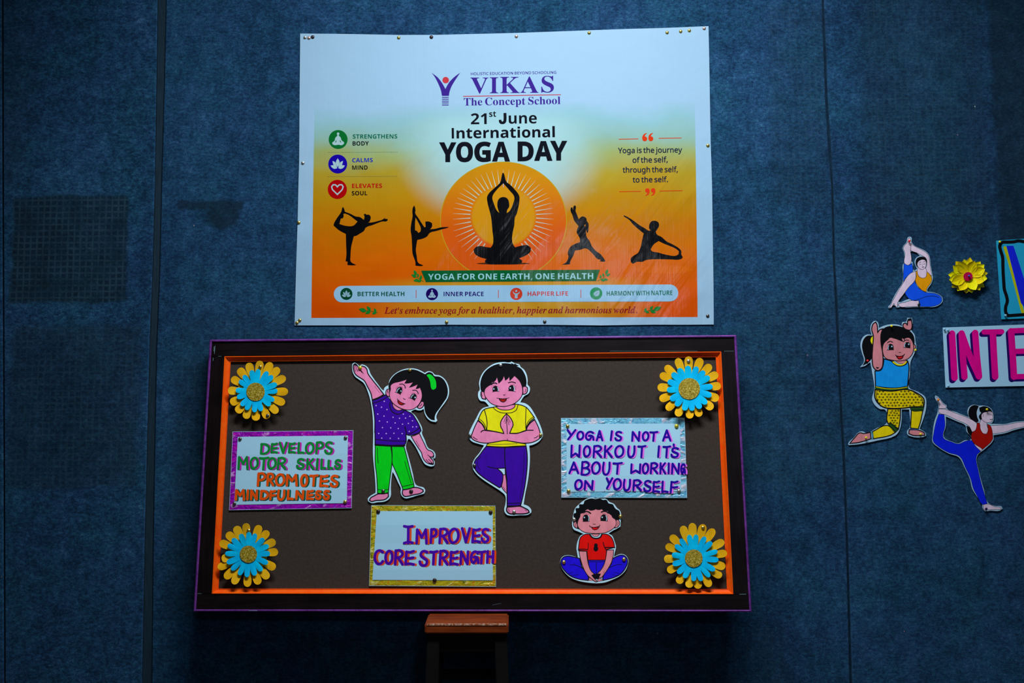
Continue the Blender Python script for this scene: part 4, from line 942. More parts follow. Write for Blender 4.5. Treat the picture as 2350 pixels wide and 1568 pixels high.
def leaf(k, x0, y0, x1, y1, w_=.3, c=(24, 132, 48)):
    dx, dy = x1 - x0, y1 - y0
    nx, ny = -dy * w_, dx * w_
    D.fill(k, c, [(x0, y0), (x0 + dx * .3 + nx * .8, y0 + dy * .3 + ny * .8), (x0 + dx * .6 + nx * .75, y0 + dy * .6 + ny * .75), (x1, y1), (x0 + dx * .6 - nx * .75, y0 + dy * .6 - ny * .75), (x0 + dx * .3 - nx * .8, y0 + dy * .3 - ny * .8)])
for k, crop, stem, lv_ in (('1', 'BOT1', '1165,130 1205,160 1268,200', ('1180,118 1145,55', '1180,145 1115,110', '1200,145 1195,95', '1225,178 1242,115', '1210,180 1140,186', '1245,180 1190,203')),
                           ('2', 'BOT2', '1330,95 1285,150 1205,192', ('1310,105 1342,44', '1320,128 1370,100', '1280,140 1282,92', '1245,160 1250,112', '1285,165 1342,180', '1250,172 1302,192')),
                           ('3', 'BOT1', '540,560 610,570 692,588', ('552,572 455,540', '605,562 555,508', '605,568 535,603', '675,582 645,533', '680,584 620,603')),
                           ('4', 'BOT2', '1930,548 1860,562 1790,578', ('1915,556 2010,518', '1868,552 1906,503', '1870,560 1945,590', '1800,575 1822,525', '1805,570 1860,590'))):
    D.line('leaf_sprig#' + k, (24, 120, 44), P('@%s %s' % (crop, stem)), .8)
    for s in lv_:
        (a, b_), (c_, d_) = P('@%s %s' % (crop, s)); leaf('leaf_sprig#' + k, a, b_, c_, d_)
D.done()
BANNER_W = D.w

# ------------------------------------------------------------------ hand-drawn paper cut-outs
PAPER = (160, 200, 226)
def paper_mat(name, rgb, hi=0.05):
    m, nt, b = node_mat(name, 0.6, 0.12)
    b.inputs['Base Color'].default_value = alb(rgb)
    bump(nt, b, noise(nt, coords(nt), 28, 3), 0.25, 0.0012)
    return m
def mk_mat(c):
    """marker colour with faint strokes"""
    if c in _mk: return _mk[c]
    m, nt, b = node_mat('marker_colour', 0.6, 0.08)
    n = noise(nt, coords(nt, scale=(1, .45, 1)), 55, 4, .6)
    a = alb(c, .88); lo = tuple(x * .87 for x in a[:3]) + (1,); hi_ = tuple(min(.95, x * 1.09) for x in a[:3]) + (1,)
    L_(nt, ramp(nt, n, [(0.32, lo), (0.68, hi_)]), b.inputs['Base Color'])
    _mk[c] = m
    return m
_mk = {}
CARD = paper_mat('white_card', PAPER)
SK = (206, 112, 156); HAIR = (7, 8, 12); GR = (0, 178, 22); VI = (46, 4, 138); YE = (200, 200, 12)
K_ = (12, 10, 18)
def cw(s):  # catch-light white
    return (150, 190, 214)

# girl stretching sideways
D = Draw('girl_cutout', 'paper cut-out of a girl in green trousers and a dotted purple shirt stretching sideways', 'paper cutout', BOARD, 920, 1155, 0.004, 'yoga children on the notice board', mats=mk_mat)
D.slab('paper_backing', CARD, P('''@G1 205,108 250,128 300,175 322,165 345,143 410,160 470,205 500,260 520,320 590,430 680,550 750,640 792,668 800,620 840,580 880,560 900,470 960,380 1060,300 1180,245 1310,222 1440,235 1540,275
 1610,315 1680,280 1760,300 1810,350 1900,365 1990,420 2060,520 2095,650 2080,790 2020,900 1930,1020 1870,1110 1840,1200 1862,1265 1830,1298 1740,1280 1660,1220 1610,1130 1588,1030 1540,1060 1460,1060 1420,1045 1330,1090 1420,1170 1500,1300 1550,1400 1562,1470 1548,1510
 @G2 1395,75 1388,110 1440,240 1510,400 1600,450 1645,520 1640,590 1597,605 1632,670 1620,735 1570,750 1500,735 1440,700 1380,600 1340,520 1280,400 1200,280 1150,230 1125,232 1110,275 1085,370 1120,520 1170,700 1220,900 1270,1090 1330,1125 1420,1150 1452,1210 1430,1265 1300,1300 1150,1345 1080,1355
 1010,1310 985,1240 990,1170 940,1060 880,930 835,850 815,950 800,1150 795,1320 750,1380 680,1415 540,1430 440,1445 370,1410 365,1360 410,1310 510,1250 510,1150 490,850 465,600 460,400 465,200 467,60 @G1 578,1500 575,1300 560,1100 530,900 470,690 390,520 300,450 220,390 170,300 157,200 165,130'''), 0.0009)
D.fill('raised_arm', SK, P('@G1 190,150 215,130 245,150 300,240 345,178 410,195 450,240 470,320 560,450 680,600 790,745 700,800 560,855 530,720 460,580 400,470 330,420 230,350 190,270 180,200'), ink=2.6)
for s in ('215,150 205,220 225,285', '232,150 240,215 270,288', '300,235 335,275 385,330'):
    D.line('ink_line', K_, P('@G1 ' + s), 1.3)
D.fill('ink_line', K_, P('@G1 195,140 240,135 265,165 290,215 240,170 200,165'))
D.fill('ink_line', K_, P('@G1 300,235 350,275 390,335 330,290'))
D.line('ink_line', K_, P('@G1 610,580 660,650 710,715'), .7)
D.fill('shirt#101', VI, P('''@G1 560,865 660,835 760,785 830,752 900,820 950,900 1000,1010 1080,1065 1190,1050 1260,1085 1350,1130 1430,1240 1510,1390 1535,1470 1500,1510 1400,1545 1290,1562 1245,1545 @G2 1085,150 1092,250 1085,300 1050,345 800,352 503,340 500,100 @G1 610,1500 612,1250 590,1050 568,930'''), ink=2.5)
D.line('ink_line', K_, P('@G1 560,925 680,890 790,840 850,795'), 1.9)
D.line('ink_line', K_, P('@G1 1290,1537 1400,1490 1515,1408'), 2.2)
D.line('ink_line', K_, P('@G1 1215,1385 1232,1470 1250,1550'), 2.4)
D.line('ink_line', K_, P('@G2 505,238 800,265 1085,270'), 1.8)
D.fill('neck#101', SK, P('@G1 965,915 1060,990 1170,1045 1080,1068 1010,1035 972,980'), ink=1.8)
D.line('ink_line', K_, P('@G1 915,900 915,980 950,1080 1030,1132 1090,1138 1150,1115 1205,1065'), 2.2)
D.w += D.step
for t in '800,883 637,967 745,1000 855,1047 670,1138 795,1178 977,1201 1105,1222 1181,1138 1312,1183 1226,1218 1364,1272 705,1277 860,1296 1018,1315 1165,1339 1282,1325 1369,1394 1443,1391 764,1408 930,1413 1080,1428 1299,1485 688,1525 839,1527 993,1522 1157,1528'.split():
    D.dot('shirt_dot', (170, 150, 225), *P('@G1 ' + t)[0], 1.45, n=10, lift=False)
for t in '628,213 788,216 946,219'.split():
    D.dot('shirt_dot', (170, 150, 225), *P('@G2 ' + t)[0], 1.45, n=10, lift=False)
D.fill('lowered_arm', SK, P('@G2 1185,180 1260,158 1340,120 1390,230 1440,330 1495,430 1580,470 1612,520 1608,565 1560,572 1535,560 1560,595 1600,640 1610,690 1580,708 1500,690 1440,640 1400,570 1380,490 1320,400 1250,290'), ink=2.1)
for s in ('1500,530 1530,560 1565,600', '1470,620 1500,655 1535,685', '1515,615 1550,650 1590,695', '1590,560 1618,545 1612,585 1575,590'):
    D.line('ink_line', K_, P('@G2 ' + s), 1.4)
D.fill('ink_line', K_, P('@G2 1490,690 1560,680 1615,695 1608,722 1550,715'))
D.line('ink_line', K_, P('@G2 1275,260 1310,320 1340,380'), .8)
D.fill('trousers#101', GR, P('@G2 815,370 1050,375 1090,520 1140,720 1190,920 1235,1090 1240,1140 1150,1170 1030,1190 1010,1130 940,950 860,770 825,690 825,520'), ink=2.0)
D.fill('trousers#102', GR, P('@G2 505,352 800,367 820,520 820,700 800,860 775,1050 760,1180 755,1245 650,1265 548,1255 545,1150 530,900 505,700'), ink=2.0)
for s, w_ in (('545,400 548,550 560,690', 1.5), ('1062,655 1120,850 1185,1065', 1.2), ('548,1187 650,1195 765,1185', 1.5), ('1010,1132 1120,1110 1225,1082', 1.6), ('505,338 780,358 1060,352', 4.2)):
    D.line('ink_line', K_, P('@G2 ' + s), w_)
D.fill('foot#101', SK, P('@G2 550,1275 650,1268 750,1255 755,1320 700,1370 620,1390 520,1395 430,1412 395,1390 420,1345 480,1310'), ink=2.6)
D.fill('foot#2', SK, P('@G2 1025,1195 1130,1178 1240,1148 1340,1160 1410,1195 1415,1225 1360,1260 1220,1290 1120,1315 1060,1315 1020,1270'), ink=2.6)
D.fill('hair#101', HAIR, P('''@G1 905,830 890,640 885,560 920,460 1000,360 1130,280 1300,243 1430,255 1540,300 1615,340 1690,298 1760,320 1800,375 1900,388 1990,450 2050,560 2072,680 2052,800 1990,900 1900,1030 1830,1130 1808,1210 1812,1262 1740,1250 1660,1180 1612,1080 1600,990 1590,940 1500,930 1300,900 1100,880'''))
D.fill('ear#101', SK, P('@G1 905,640 860,640 835,680 835,740 865,785 905,785'), ink=2.0)
D.fill('ear#102', SK, P('@G1 1540,885 1590,890 1592,950 1550,1012 1500,1025 1462,1005 1490,960'), ink=2.2)
D.fill('face', SK, P('@G1 925,640 925,570 980,520 1100,490 1200,460 1255,443 1210,522 1290,518 1382,497 1300,605 1380,580 1473,538 1435,632 1480,622 1515,603 1550,700 1555,800 1520,900 1450,990 1370,1040 1280,1055 1180,1040 1060,985 970,915 918,830 905,720'), ink=1.6)
D.line('ink_line', K_, P('@G1 870,665 868,690 877,715'), 1.6)
D.line('ink_line', K_, P('@G1 1555,930 1540,955 1510,980'), 1.6)
_en = [0]
def eye(D, crop, body, base, cres, dot, r, brow, lash=(), bw=2.0, white=(150, 190, 216)):
    _en[0] += 1; EY = 'eye#%d' % _en[0]; EB = 'eyebrow#%d' % _en[0]
    D.fill(EY, K_, P('@%s %s' % (crop, body)))
    if base: D.line(EY, K_, P('@%s %s' % (crop, base)), 1.0)
    if cres: D.line(EY, white, P('@%s %s' % (crop, cres)), 1.5)
    D.dot(EY, white, *P('@%s %s' % (crop, dot))[0], r, n=12)
    if brow: D.line(EB, K_, P('@%s %s' % (crop, brow)), bw)
    for l in lash:
        D.line(EY, K_, P('@%s %s' % (crop, l)), .55)
eye(D, 'G1', '1080,605 1120,593 1158,615 1160,680 1125,745 1080,722 1030,700 1048,640', '1005,700 1060,715 1128,750', '1105,620 1070,650 1050,698', '1135,677', 1.6, '1105,542 1160,538 1205,565 1222,622', ('1060,625 1035,605', '1070,612 1045,590', '1080,605 1065,575', '1100,598 1092,570', '1120,598 1122,572', '1135,605 1145,580', '1150,618 1172,600', '1050,640 1028,628'))
eye(D, 'G1', '1350,745 1395,728 1432,748 1445,800 1410,865 1360,840 1310,815 1330,770', '1285,812 1350,832 1412,872', '1385,750 1355,775 1337,812', '1417,805', 1.7, '1368,663 1420,660 1460,685 1480,732', ('1365,735 1355,712', '1385,728 1380,705', '1405,730 1412,708', '1425,742 1445,722', '1440,765 1460,755', '1445,785 1465,785', '1442,810 1462,820'))
D.line('ink_line', K_, P('@G1 1180,822 1195,836 1222,842'), 1.5)
D.fill('mouth#101', (138, 14, 6), P('@G1 1070,850 1130,900 1205,932 1160,955 1110,945 1075,905'), ink=1.7)
D.line('ink_line', K_, P('@G1 1058,828 1075,855 1140,905 1225,935'), 1.2)
D.fill('hair_band', (0, 176, 34), P('@G1 1645,360 1700,340 1760,370 1820,450 1838,540 1830,620 1780,652 1748,635 1720,500 1690,420'))
D.fill('paper_backing#101', CARD, P('@G1 885,797 905,800 912,835 895,815'), sm=False)
D.done()

# boy in tree pose
D = Draw('boy_cutout', 'paper cut-out of a boy in purple trousers and yellow shirt balancing with palms joined', 'paper cutout', BOARD, 1165, 1180, 0.004, 'yoga children on the notice board', mats=mk_mat)
D.slab('paper_backing', CARD, P('''@B1 780,92 910,100 940,83 1000,115 1090,140 1110,180 1180,240 1230,340 1245,440 1245,520 1285,570 1285,640 1260,690 1180,740 1105,855 1200,875 1280,930 1380,1080 1480,1280 1530,1440 1528,1510 @B2 1485,30 1420,110 1310,170 1243,185 1255,350 1250,550 1215,850 1165,1100 1140,1270 1220,1300 1280,1370 1280,1420 1220,1460 1060,1470 900,1478 830,1460 785,1400 785,1330
 800,1280 800,1110 720,1030 600,950 400,820 270,710 200,600 195,520 235,430 330,310 410,180 300,150 190,110 135,50 @B1 132,1510 135,1440 180,1330 280,1140 350,1010 400,965 515,930 430,840 350,825 310,760 312,660 337,620 325,500 345,400 400,290 500,190 620,120'''), 0.0009)
D.fill('shirt#102', YE, P('@B1 410,1000 590,950 1010,890 1210,945 1290,1030 1375,1150 1290,1220 1230,1330 1215,1450 920,1500 800,1500 450,1450 420,1310 310,1190 350,1090'), ink=2.2)
D.fill('shirt#103', YE, P('@B2 470,155 620,120 790,90 960,120 1080,140 1180,155 1180,188 1000,195 780,208 600,203 452,192'), ink=1.8)
D.line('ink_line', K_, P('@B2 470,160 700,163 1020,150'), 1.1)
D.fill('arms', SK, P('@B1 300,1205 380,1270 445,1390 600,1408 793,1447 770,1380 738,1320 733,1240 780,1145 845,1072 912,1140 962,1230 970,1290 940,1360 905,1442 1050,1440 1218,1392 1232,1340 1300,1245 1380,1185 1450,1330 1482,1440 1480,1510 @B2 1440,40 1380,90 1280,130 1130,140 960,115 790,92 600,122 430,140 280,110 190,60 172,20 @B1 190,1460 240,1330'), ink=2.3)
D.fill('neck#102', SK, P('@B1 640,940 1005,895 1000,940 940,985 830,1002 720,988'), ink=1.8)
for s, w_ in (('585,950 650,1010 740,1050 860,1060 960,1045 1030,1000 1062,910', 1.7), ('425,1000 460,1120 478,1240 470,1390', 2.0), ('310,1155 400,1230 450,1320 465,1390', 1.6), ('303,1200 390,1270 440,1370', 2.0), ('1218,950 1210,1100 1205,1250 1215,1385', 1.7),
              ('1355,1130 1280,1190 1235,1260 1218,1350', 1.5), ('1375,1175 1300,1235 1245,1310 1222,1390', 2.0), ('360,1420 400,1390 600,1405 793,1447', 2.4), ('905,1443 1050,1443 1210,1390 1350,1385', 2.4),
              ('848,1080 850,1250 860,1455', 1.7), ('843,1130 815,1180 795,1230', 1.1), ('845,1170 820,1260', 1.1), ('860,1130 890,1180 915,1240', 1.1), ('862,1170 880,1230 895,1285', 1.1), ('210,1510 250,1540 290,1560', 1.6), ('1440,1490 1410,1520 1370,1532', 1.6)):
    D.line('ink_line', K_, P('@B1 ' + s), w_)
D.line('ink_line', K_, P('@B2 840,62 842,92'), 1.4)
D.fill('trousers#103', VI, P('@B2 450,200 780,217 1185,195 1205,350 1205,550 1175,850 1130,1100 1085,1290 960,1300 835,1300 835,1080 830,900 805,720 800,600 650,606 740,690 760,740 740,880 715,950 690,960 560,880 380,760 270,660 225,560 240,470 320,370 400,260'), ink=2.4)
for s, w_ in (('790,217 790,400 805,600 835,850', 2.2), ('470,572 560,595 650,605 800,600', 1.9), ('1150,260 1140,600 1110,900 1070,1180', 1.0), ('350,390 290,460 285,540 340,640', 1.2), ('840,1252 960,1250 1082,1245', 1.8)):
    D.line('ink_line', K_, P('@B2 ' + s), w_)
D.fill('tucked_foot#101', SK, P('@B2 760,725 805,720 825,880 828,1070 740,960 735,930 755,830'), ink=1.8)
D.line('ink_line', K_, P('@B2 760,945 800,1002'), 1.1)
D.fill('foot#102', SK, P('@B2 835,1320 960,1310 1080,1305 1150,1335 1230,1385 1240,1420 1180,1440 1000,1445 880,1440 832,1400 825,1360'), ink=3)
for s in ('860,1350 865,1380 878,1402', '1165,1370 1195,1390'):
    D.line('ink_line', K_, P('@B2 ' + s), 1.4)
D.fill('hair#102', HAIR, P('@B1 420,700 365,640 350,560 350,480 380,370 450,260 570,170 700,125 820,113 945,128 925,103 990,135 1000,118 1060,152 1090,165 1035,170 1120,215 1180,300 1217,400 1217,540 1150,640 1000,600 700,600'))
D.fill('ear#103', SK, P('@B1 405,648 362,660 360,720 385,785 450,800 440,700'), ink=2.3)
D.fill('ear#104', SK, P('@B1 1150,565 1200,548 1242,580 1242,640 1212,690 1155,705'), ink=2.3)
D.line('ink_line', K_, P('@B1 378,685 378,715 386,742'), 1.4)
D.line('ink_line', K_, P('@B1 1210,600 1208,630 1195,662'), 1.4)
D.fill('face', SK, P('@B1 440,600 480,560 560,500 570,428 585,482 640,430 662,368 700,492 760,430 797,348 825,437 880,390 893,343 908,442 960,390 995,348 1080,430 1130,520 1150,620 1140,720 1070,820 980,885 880,920 780,935 660,920 560,880 480,800 425,700'), ink=1.7)
eye(D, 'B1', '585,655 580,595 610,550 650,543 690,575 697,648', '575,662 640,648 710,652', '675,570 687,600 685,640', '605,602', 1.7, '555,522 590,497 630,490 662,502', ('575,575 558,565', '585,560 570,545', '600,550 590,530', '620,543 615,525', '640,540 640,522'), 2.8)
eye(D, 'B1', '888,640 885,580 918,535 960,528 998,565 1000,645', '870,640 940,642 1022,655', '980,550 993,590 990,638', '917,585', 1.7, '880,485 940,470 980,475 1015,490', ('1003,565 1030,548', '1008,585 1036,578', '1006,605 1034,608', '975,530 985,508', '955,525 958,505', '935,530 928,512', '990,545 1008,525'), 2.2)
D.line('ink_line', K_, P('@B1 785,711 800,722 822,712'), 1.4)
D.fill('mouth#102', (140, 16, 6), P('@B1 705,790 780,793 850,785 820,835 780,850 735,832'), ink=1.8)
D.line('ink_line', K_, P('@B1 660,775 690,780 780,788 860,780 893,768'), 1.3)
D.done()

# seated child
SK2 = (190, 118, 132); RED = (206, 12, 8); BL = (26, 12, 196)
D = Draw('seated_child_cutout', 'small paper cut-out of a curly haired child in red shirt sitting with soles together', 'paper cutout', BOARD, 1365, 1335, 0.004, 'yoga children on the notice board', mats=mk_mat)
D.slab('paper_backing', CARD, P('''@K 640,98 720,92 760,103 810,95 860,107 930,108 990,160 1060,190 1110,255 1160,300 1182,400 1175,460 1168,560 1100,602 1060,620 970,677 1030,710 1070,800 1095,900 1075,990 1062,1055 1180,1010 1260,1040 1297,1110 1290,1180 1250,1280 1160,1370 1040,1430 920,1475 800,1490 640,1480 480,1450 340,1390 240,1290 190,1200 185,1120 215,1060 290,1030 380,1040 472,1070 460,1000 448,910
 475,780 520,705 570,685 480,645 400,605 378,540 383,450 398,360 430,260 500,190 560,140'''), 0.0009)
D.fill('shirt#104', RED, P('@K 600,688 660,688 700,740 770,760 830,740 860,688 950,690 1020,740 1060,830 1072,905 940,940 925,1090 915,1112 635,1112 620,965 480,950 490,850 510,750 550,710'), ink=2.0)
D.fill('neck#103', SK2, P('@K 690,685 830,685 800,720 730,720'), ink=1.2)
D.fill('trousers#104', BL, P('@K 640,1112 920,1112 905,1220 790,1340 720,1330 660,1230'), ink=1.6)
D.fill('trousers#105', BL, P('@K 500,1085 400,1060 300,1045 230,1070 195,1130 200,1200 260,1290 350,1370 480,1420 640,1443 645,1400 600,1300 540,1230 520,1160'), ink=2.4)
D.fill('trousers#106', BL, P('@K 1035,1100 1110,1050 1200,1030 1265,1070 1285,1140 1250,1240 1170,1340 1050,1400 880,1443 880,1400 920,1300 980,1230 1020,1160'), ink=2.4)
for s, w_ in (('670,690 700,735 770,758 840,735 862,690', 3.2), ('480,935 550,932 635,940', 2.2), ('640,830 640,890 632,945', 1.6), ('885,820 900,880 930,942', 2.0), ('915,905 1000,905 1075,907', 2.6),
              ('655,1135 780,1140 905,1135', 1.3), ('772,1140 775,1330', 1.5), ('340,1190 420,1190 500,1220 560,1252', 1.4), ('410,1160 425,1190', 1.0), ('300,1340 345,1328 390,1310', 1.0), ('350,1362 420,1358 482,1350', 1.0),
              ('1190,1180 1100,1190 990,1232', 1.4), ('1070,1310 1110,1325 1150,1330', 1.0), ('1040,1350 1085,1362 1130,1365', 1.0)):
    D.line('ink_line', K_, P('@K ' + s), w_)
D.dot('shirt_badge', K_, *P('@K 766,872')[0], 4.4, 5.0)
D.dot('shirt_badge', K_, *P('@K 766,925')[0], 5.4, 6.3)
D.fill('foot#103', SK2, P('@K 655,1400 700,1418 760,1450 648,1442'), ink=1.0)
D.fill('foot#104', SK2, P('@K 800,1420 860,1415 866,1450 790,1462'), ink=1.0)
D.fill('ink_line', K_, P('@K 690,1355 760,1340 835,1335 832,1395 800,1425 730,1410'))
D.fill('arm#101', SK2, P('@K 490,962 615,967 625,1080 650,1200 690,1290 742,1340 700,1362 745,1415 792,1462 765,1468 700,1420 640,1370 580,1280 530,1150 505,1050'), ink=1.7)
D.fill('arm#2', SK2, P('@K 945,948 1057,942 1050,1040 1020,1150 960,1260 900,1345 850,1400 810,1400 840,1338 785,1336 850,1270 900,1180 927,1080'), ink=1.7)
D.line('ink_line', K_, P('@K 905,1290 890,1330'), .8)
D.fill('hair#103', HAIR, P('@K 465,600 430,500 408,430 405,350 440,335 435,265 490,255 495,200 560,195 580,145 640,112 700,102 760,112 830,100 880,125 940,125 975,180 1045,200 1070,245 1095,275 1145,305 1163,370 1150,440 1090,500'), sharp=120)
D.fill('ear#105', SK2, P('@K 405,480 440,478 462,530 465,592 430,580 402,540'), ink=1.8)
D.fill('ear#106', SK2, P('@K 1100,450 1135,452 1155,490 1150,535 1118,572 1075,585'), ink=1.8)
D.line('ink_line', K_, P('@K 440,505 430,535 440,572'), 1.1)
D.line('ink_line', K_, P('@K 1118,480 1132,505 1108,555'), 1.1)
D.fill('face', SK2, P('@K 510,352 570,328 600,290 640,273 662,292 702,296 745,285 762,273 790,284 830,285 862,273 890,298 925,302 960,308 985,350 1020,375 1040,412 1088,450 1098,520 1075,570 1000,630 930,660 830,675 680,672 560,647 490,592 465,530 480,450 505,400'), ink=1.5)
eye(D, 'K', '555,480 553,415 580,372 620,365 655,398 660,476', '550,482 662,478', '640,383 652,420 647,468', '578,413', 1.7, '560,335 610,315 650,325 680,348', ('570,362 562,342', '585,355 578,338', '600,352 598,335', '617,350 620,333', '634,355 642,340', '648,365 660,350'), 3.0)
eye(D, 'K', '843,465 843,410 872,370 912,363 948,393 957,472', '840,466 958,474', '930,383 943,420 938,465', '870,410', 1.7, '855,325 900,312 945,322 968,342', ('880,360 876,340', '897,355 895,338', '914,354 918,338', '930,360 940,345', '945,372 958,360', '955,390 975,382'), 3.0)
D.line('ink_line', K_, P('@K 720,521 740,526 762,526'), 1.3)
D.fill('mouth#103', (214, 8, 14), P('@K 695,572 760,577 820,567 795,600 748,615 712,600'), ink=1.6)
D.line('ink_line', K_, P('@K 662,545 672,566 740,575 822,560 832,538'), 1.6)
D.done()

# ------------------------------------------------------------------ cut-outs pinned on the carpet wall
PALE = (184, 170, 196)
CARD2 = paper_mat('white_card_wall', (140, 176, 206))
D = Draw('seated_woman_cutout', 'paper cut-out of a woman in orange top and blue leggings seated with one leg raised', 'paper cutout', WALL, 2105, 705, 0.003, 'figures on the carpet wall', mats=mk_mat)
D.sharp = 74
D.slab('paper_backing', CARD2, P('@R1 480,95 510,110 515,185 560,240 650,285 740,330 800,400 825,560 850,700 860,780 830,870 770,960 770,995 880,1010 960,1040 1010,1085 1020,1150 980,1200 900,1240 760,1245 560,1245 420,1252 320,1245 270,1255 235,1220 215,1215 185,1255 140,1265 130,1245 170,1200 200,1130 240,1050 300,950 365,850 375,700 370,560 390,520 390,350 368,290 385,240 430,190 450,110'), 0.0009,
       holes=[P('@R1 500,333 570,345 650,405 590,440 563,500 575,560 602,620 560,650 545,640 530,520 504,480'), P('@R1 402,1015 470,1113 420,1130 310,1165 300,1150')])
th = 0.95
D.fill('arm#102', PALE, P('@R1 500,195 560,250 650,295 740,345 790,400 815,560 845,740 740,650 760,560 750,450 690,410 600,360 498,312'), ink=th)
D.fill('leg#101', PALE, P('@R1 475,110 495,130 495,330 505,515 460,560 400,540 405,360 378,290 395,240 445,190 455,130'), ink=th)
D.fill('leggings#101', (10, 70, 214), P('@R1 388,530 455,562 520,530 535,650 500,700 470,720 400,790 378,845 378,700'), ink=th)
D.fill('leg#102', PALE, P('@R1 630,1140 500,1140 400,1170 310,1190 290,1215 340,1245 460,1240 640,1235'), ink=th)
D.fill('leggings#102', (10, 70, 214), P('@R1 565,812 600,900 680,970 750,1005 880,1020 960,1050 1000,1090 1005,1150 960,1200 860,1235 650,1237 635,1140 540,1140 450,1090 405,1000 440,930'), ink=th)
D.line('ink_line', K_, P('@R1 540,1140 640,1115 760,1075 860,1065 955,1087'), 1.2)
D.fill('vest#101', (214, 130, 4), P('@R1 580,660 605,655 630,740 680,770 740,760 760,700 742,650 800,700 845,780 820,860 770,930 750,1000 680,970 610,890 573,812 590,740'), ink=th)
D.fill('neck#104', PALE, P('@R1 612,600 740,610 760,700 740,760 680,770 630,740 606,660'), ink=th)
D.fill('arm#103', PALE, P('@R1 580,660 500,690 430,760 370,860 300,970 240,1080 200,1150 175,1210 140,1255 180,1250 225,1185 238,1220 280,1250 285,1215 292,1165 380,1040 470,920 565,815 585,740'), ink=th)
D.fill('hair#104', HAIR, P('@R1 585,560 578,500 600,450 660,422 730,435 757,480 752,540 600,590'))
D.fill('face', PALE, P('@R1 605,560 610,522 640,485 700,468 745,492 750,560 720,615 685,632 635,612 612,578'), ink=th)
for s, w_ in (('635,522 650,512 668,515', 1.0), ('702,510 720,503 738,508', 1.0), ('637,543 652,550 668,545', .9), ('706,540 722,545 738,537', .9), ('692,535 688,570 703,572', .6), ('480,112 495,130', .7)):
    D.line('ink_line', K_, P('@R1 ' + s), w_)
D.fill('mouth#104', (60, 10, 30), P('@R1 677,592 698,585 722,588 700,600'))
D.done()

SK3 = (176, 112, 124); YP = (216, 172, 6)
D = Draw('kneeling_girl_cutout', 'paper cut-out of a girl with blue top and patterned yellow pants on one knee', 'paper cutout', WALL, 2050, 1000, 0.003, 'figures on the carpet wall', mats=mk_mat)
D.sharp = 74
D.slab('paper_backing', CARD2, P('''@R2 380,103 410,125 420,185 470,160 550,143 640,148 675,165 680,120 722,112 735,70 785,72 795,130 780,205 815,260 825,340 835,385 830,430 805,480 770,560 762,700 752,840 850,890 930,945 945,1010 930,1130 870,1300 935,1345 942,1375 900,1392 780,1385 735,1360 735,1320 760,1290 755,1085 672,1085 668,1230 640,1330 600,1375 400,1430 200,1470 85,1480 80,1465 140,1400
 200,1335 240,1328 280,1345 400,1290 510,1230 490,1090 430,1080 370,1030 345,970 370,860 350,700 325,560 260,605 212,615 255,560 230,450 215,370 240,290 290,255 340,260 325,190 345,125'''), 0.0009)
D.fill('hair#105', HAIR, P('@R2 360,268 290,270 250,310 232,380 245,460 265,540 236,605 310,560 350,500 365,400'))
D.fill('hair#106', HAIR, P('@R2 440,400 440,260 470,190 560,158 650,165 740,200 800,260 815,350 790,440 600,420'))
D.fill('hair_band', (214, 190, 10), P('@R2 355,268 332,290 325,330 350,375 362,372'), ink=1.2)
D.fill('ear#107', SK3, P('@R2 800,362 820,372 822,410 800,422'), ink=2)
D.fill('hand#101', SK3, P('@R2 690,175 690,140 715,130 735,152 745,90 770,80 785,120 775,200 745,207'), ink=2.6)
D.fill('ink_line', K_, P('@R2 738,82 782,76 790,120 775,105 748,108'))
D.fill('shirt#105', (12, 126, 216), P('@R2 475,525 560,550 640,600 720,580 738,548 752,600 747,720 737,830 600,850 383,832 376,660 440,650 465,600'), ink=2.6)
D.fill('neck#105', SK3, P('@R2 600,545 735,540 700,575 640,572'), ink=1)
D.line('shirt_collar', K_, P('@R2 572,556 620,592 670,597 715,577 728,552'), 5.4)
D.line('shirt_collar', (214, 186, 10), P('@R2 577,560 622,588 670,592 710,573 722,556'), 3.0)
D.fill('face', SK3, P('@R2 462,385 480,345 520,310 540,290 600,300 655,320 682,332 668,295 690,298 706,318 700,298 755,290 790,330 805,400 790,470 740,525 660,548 570,540 490,515 462,450'), ink=1.8)
D.fill('arm#104', SK3, P('@R2 385,118 400,150 405,235 430,203 462,193 442,260 445,360 460,450 465,560 450,630 405,655 360,620 345,540 350,400 358,270 340,200 355,140'), ink=2.6)
D.fill('ink_line', K_, P('@R2 388,615 425,620 410,634 392,630'))
D.line('waistband#101', (24, 70, 20), P('@R2 385,845 480,866 560,872 650,866 735,850'), 5.5)
D.line('waistband#102', (196, 176, 14), P('@R2 390,836 480,852 560,857 650,852 730,838'), 1.6)
up = P('@R2 378,865 560,882 737,865 850,910 912,962 922,1000 915,1056 790,1058 700,1070 560,1075 470,1060 405,1010 375,950')
D.fill('trousers#107', YP, up, ink=3.0)
D.line('ink_line', K_, P('@R2 400,870 392,960 440,1050'), 1.6)
D.line('ink_line', K_, P('@R2 770,870 850,925 900,975 910,1050'), 1.4)
lo_ = P('@R2 518,1080 658,1080 654,1200 636,1300 560,1250 518,1235')
D.fill('trousers#108', YP, lo_, ink=2.6)
def inside(p, q):
    r = False
    for i in range(len(q)):
        (x0, y0), (x1, y1) = q[i - 1], q[i]
        if (y0 > p[1]) != (y1 > p[1]) and p[0] < (x1 - x0) * (p[1] - y0) / (y1 - y0) + x0: r = not r
    return r
rnd = random.Random(3)
D.w += D.step
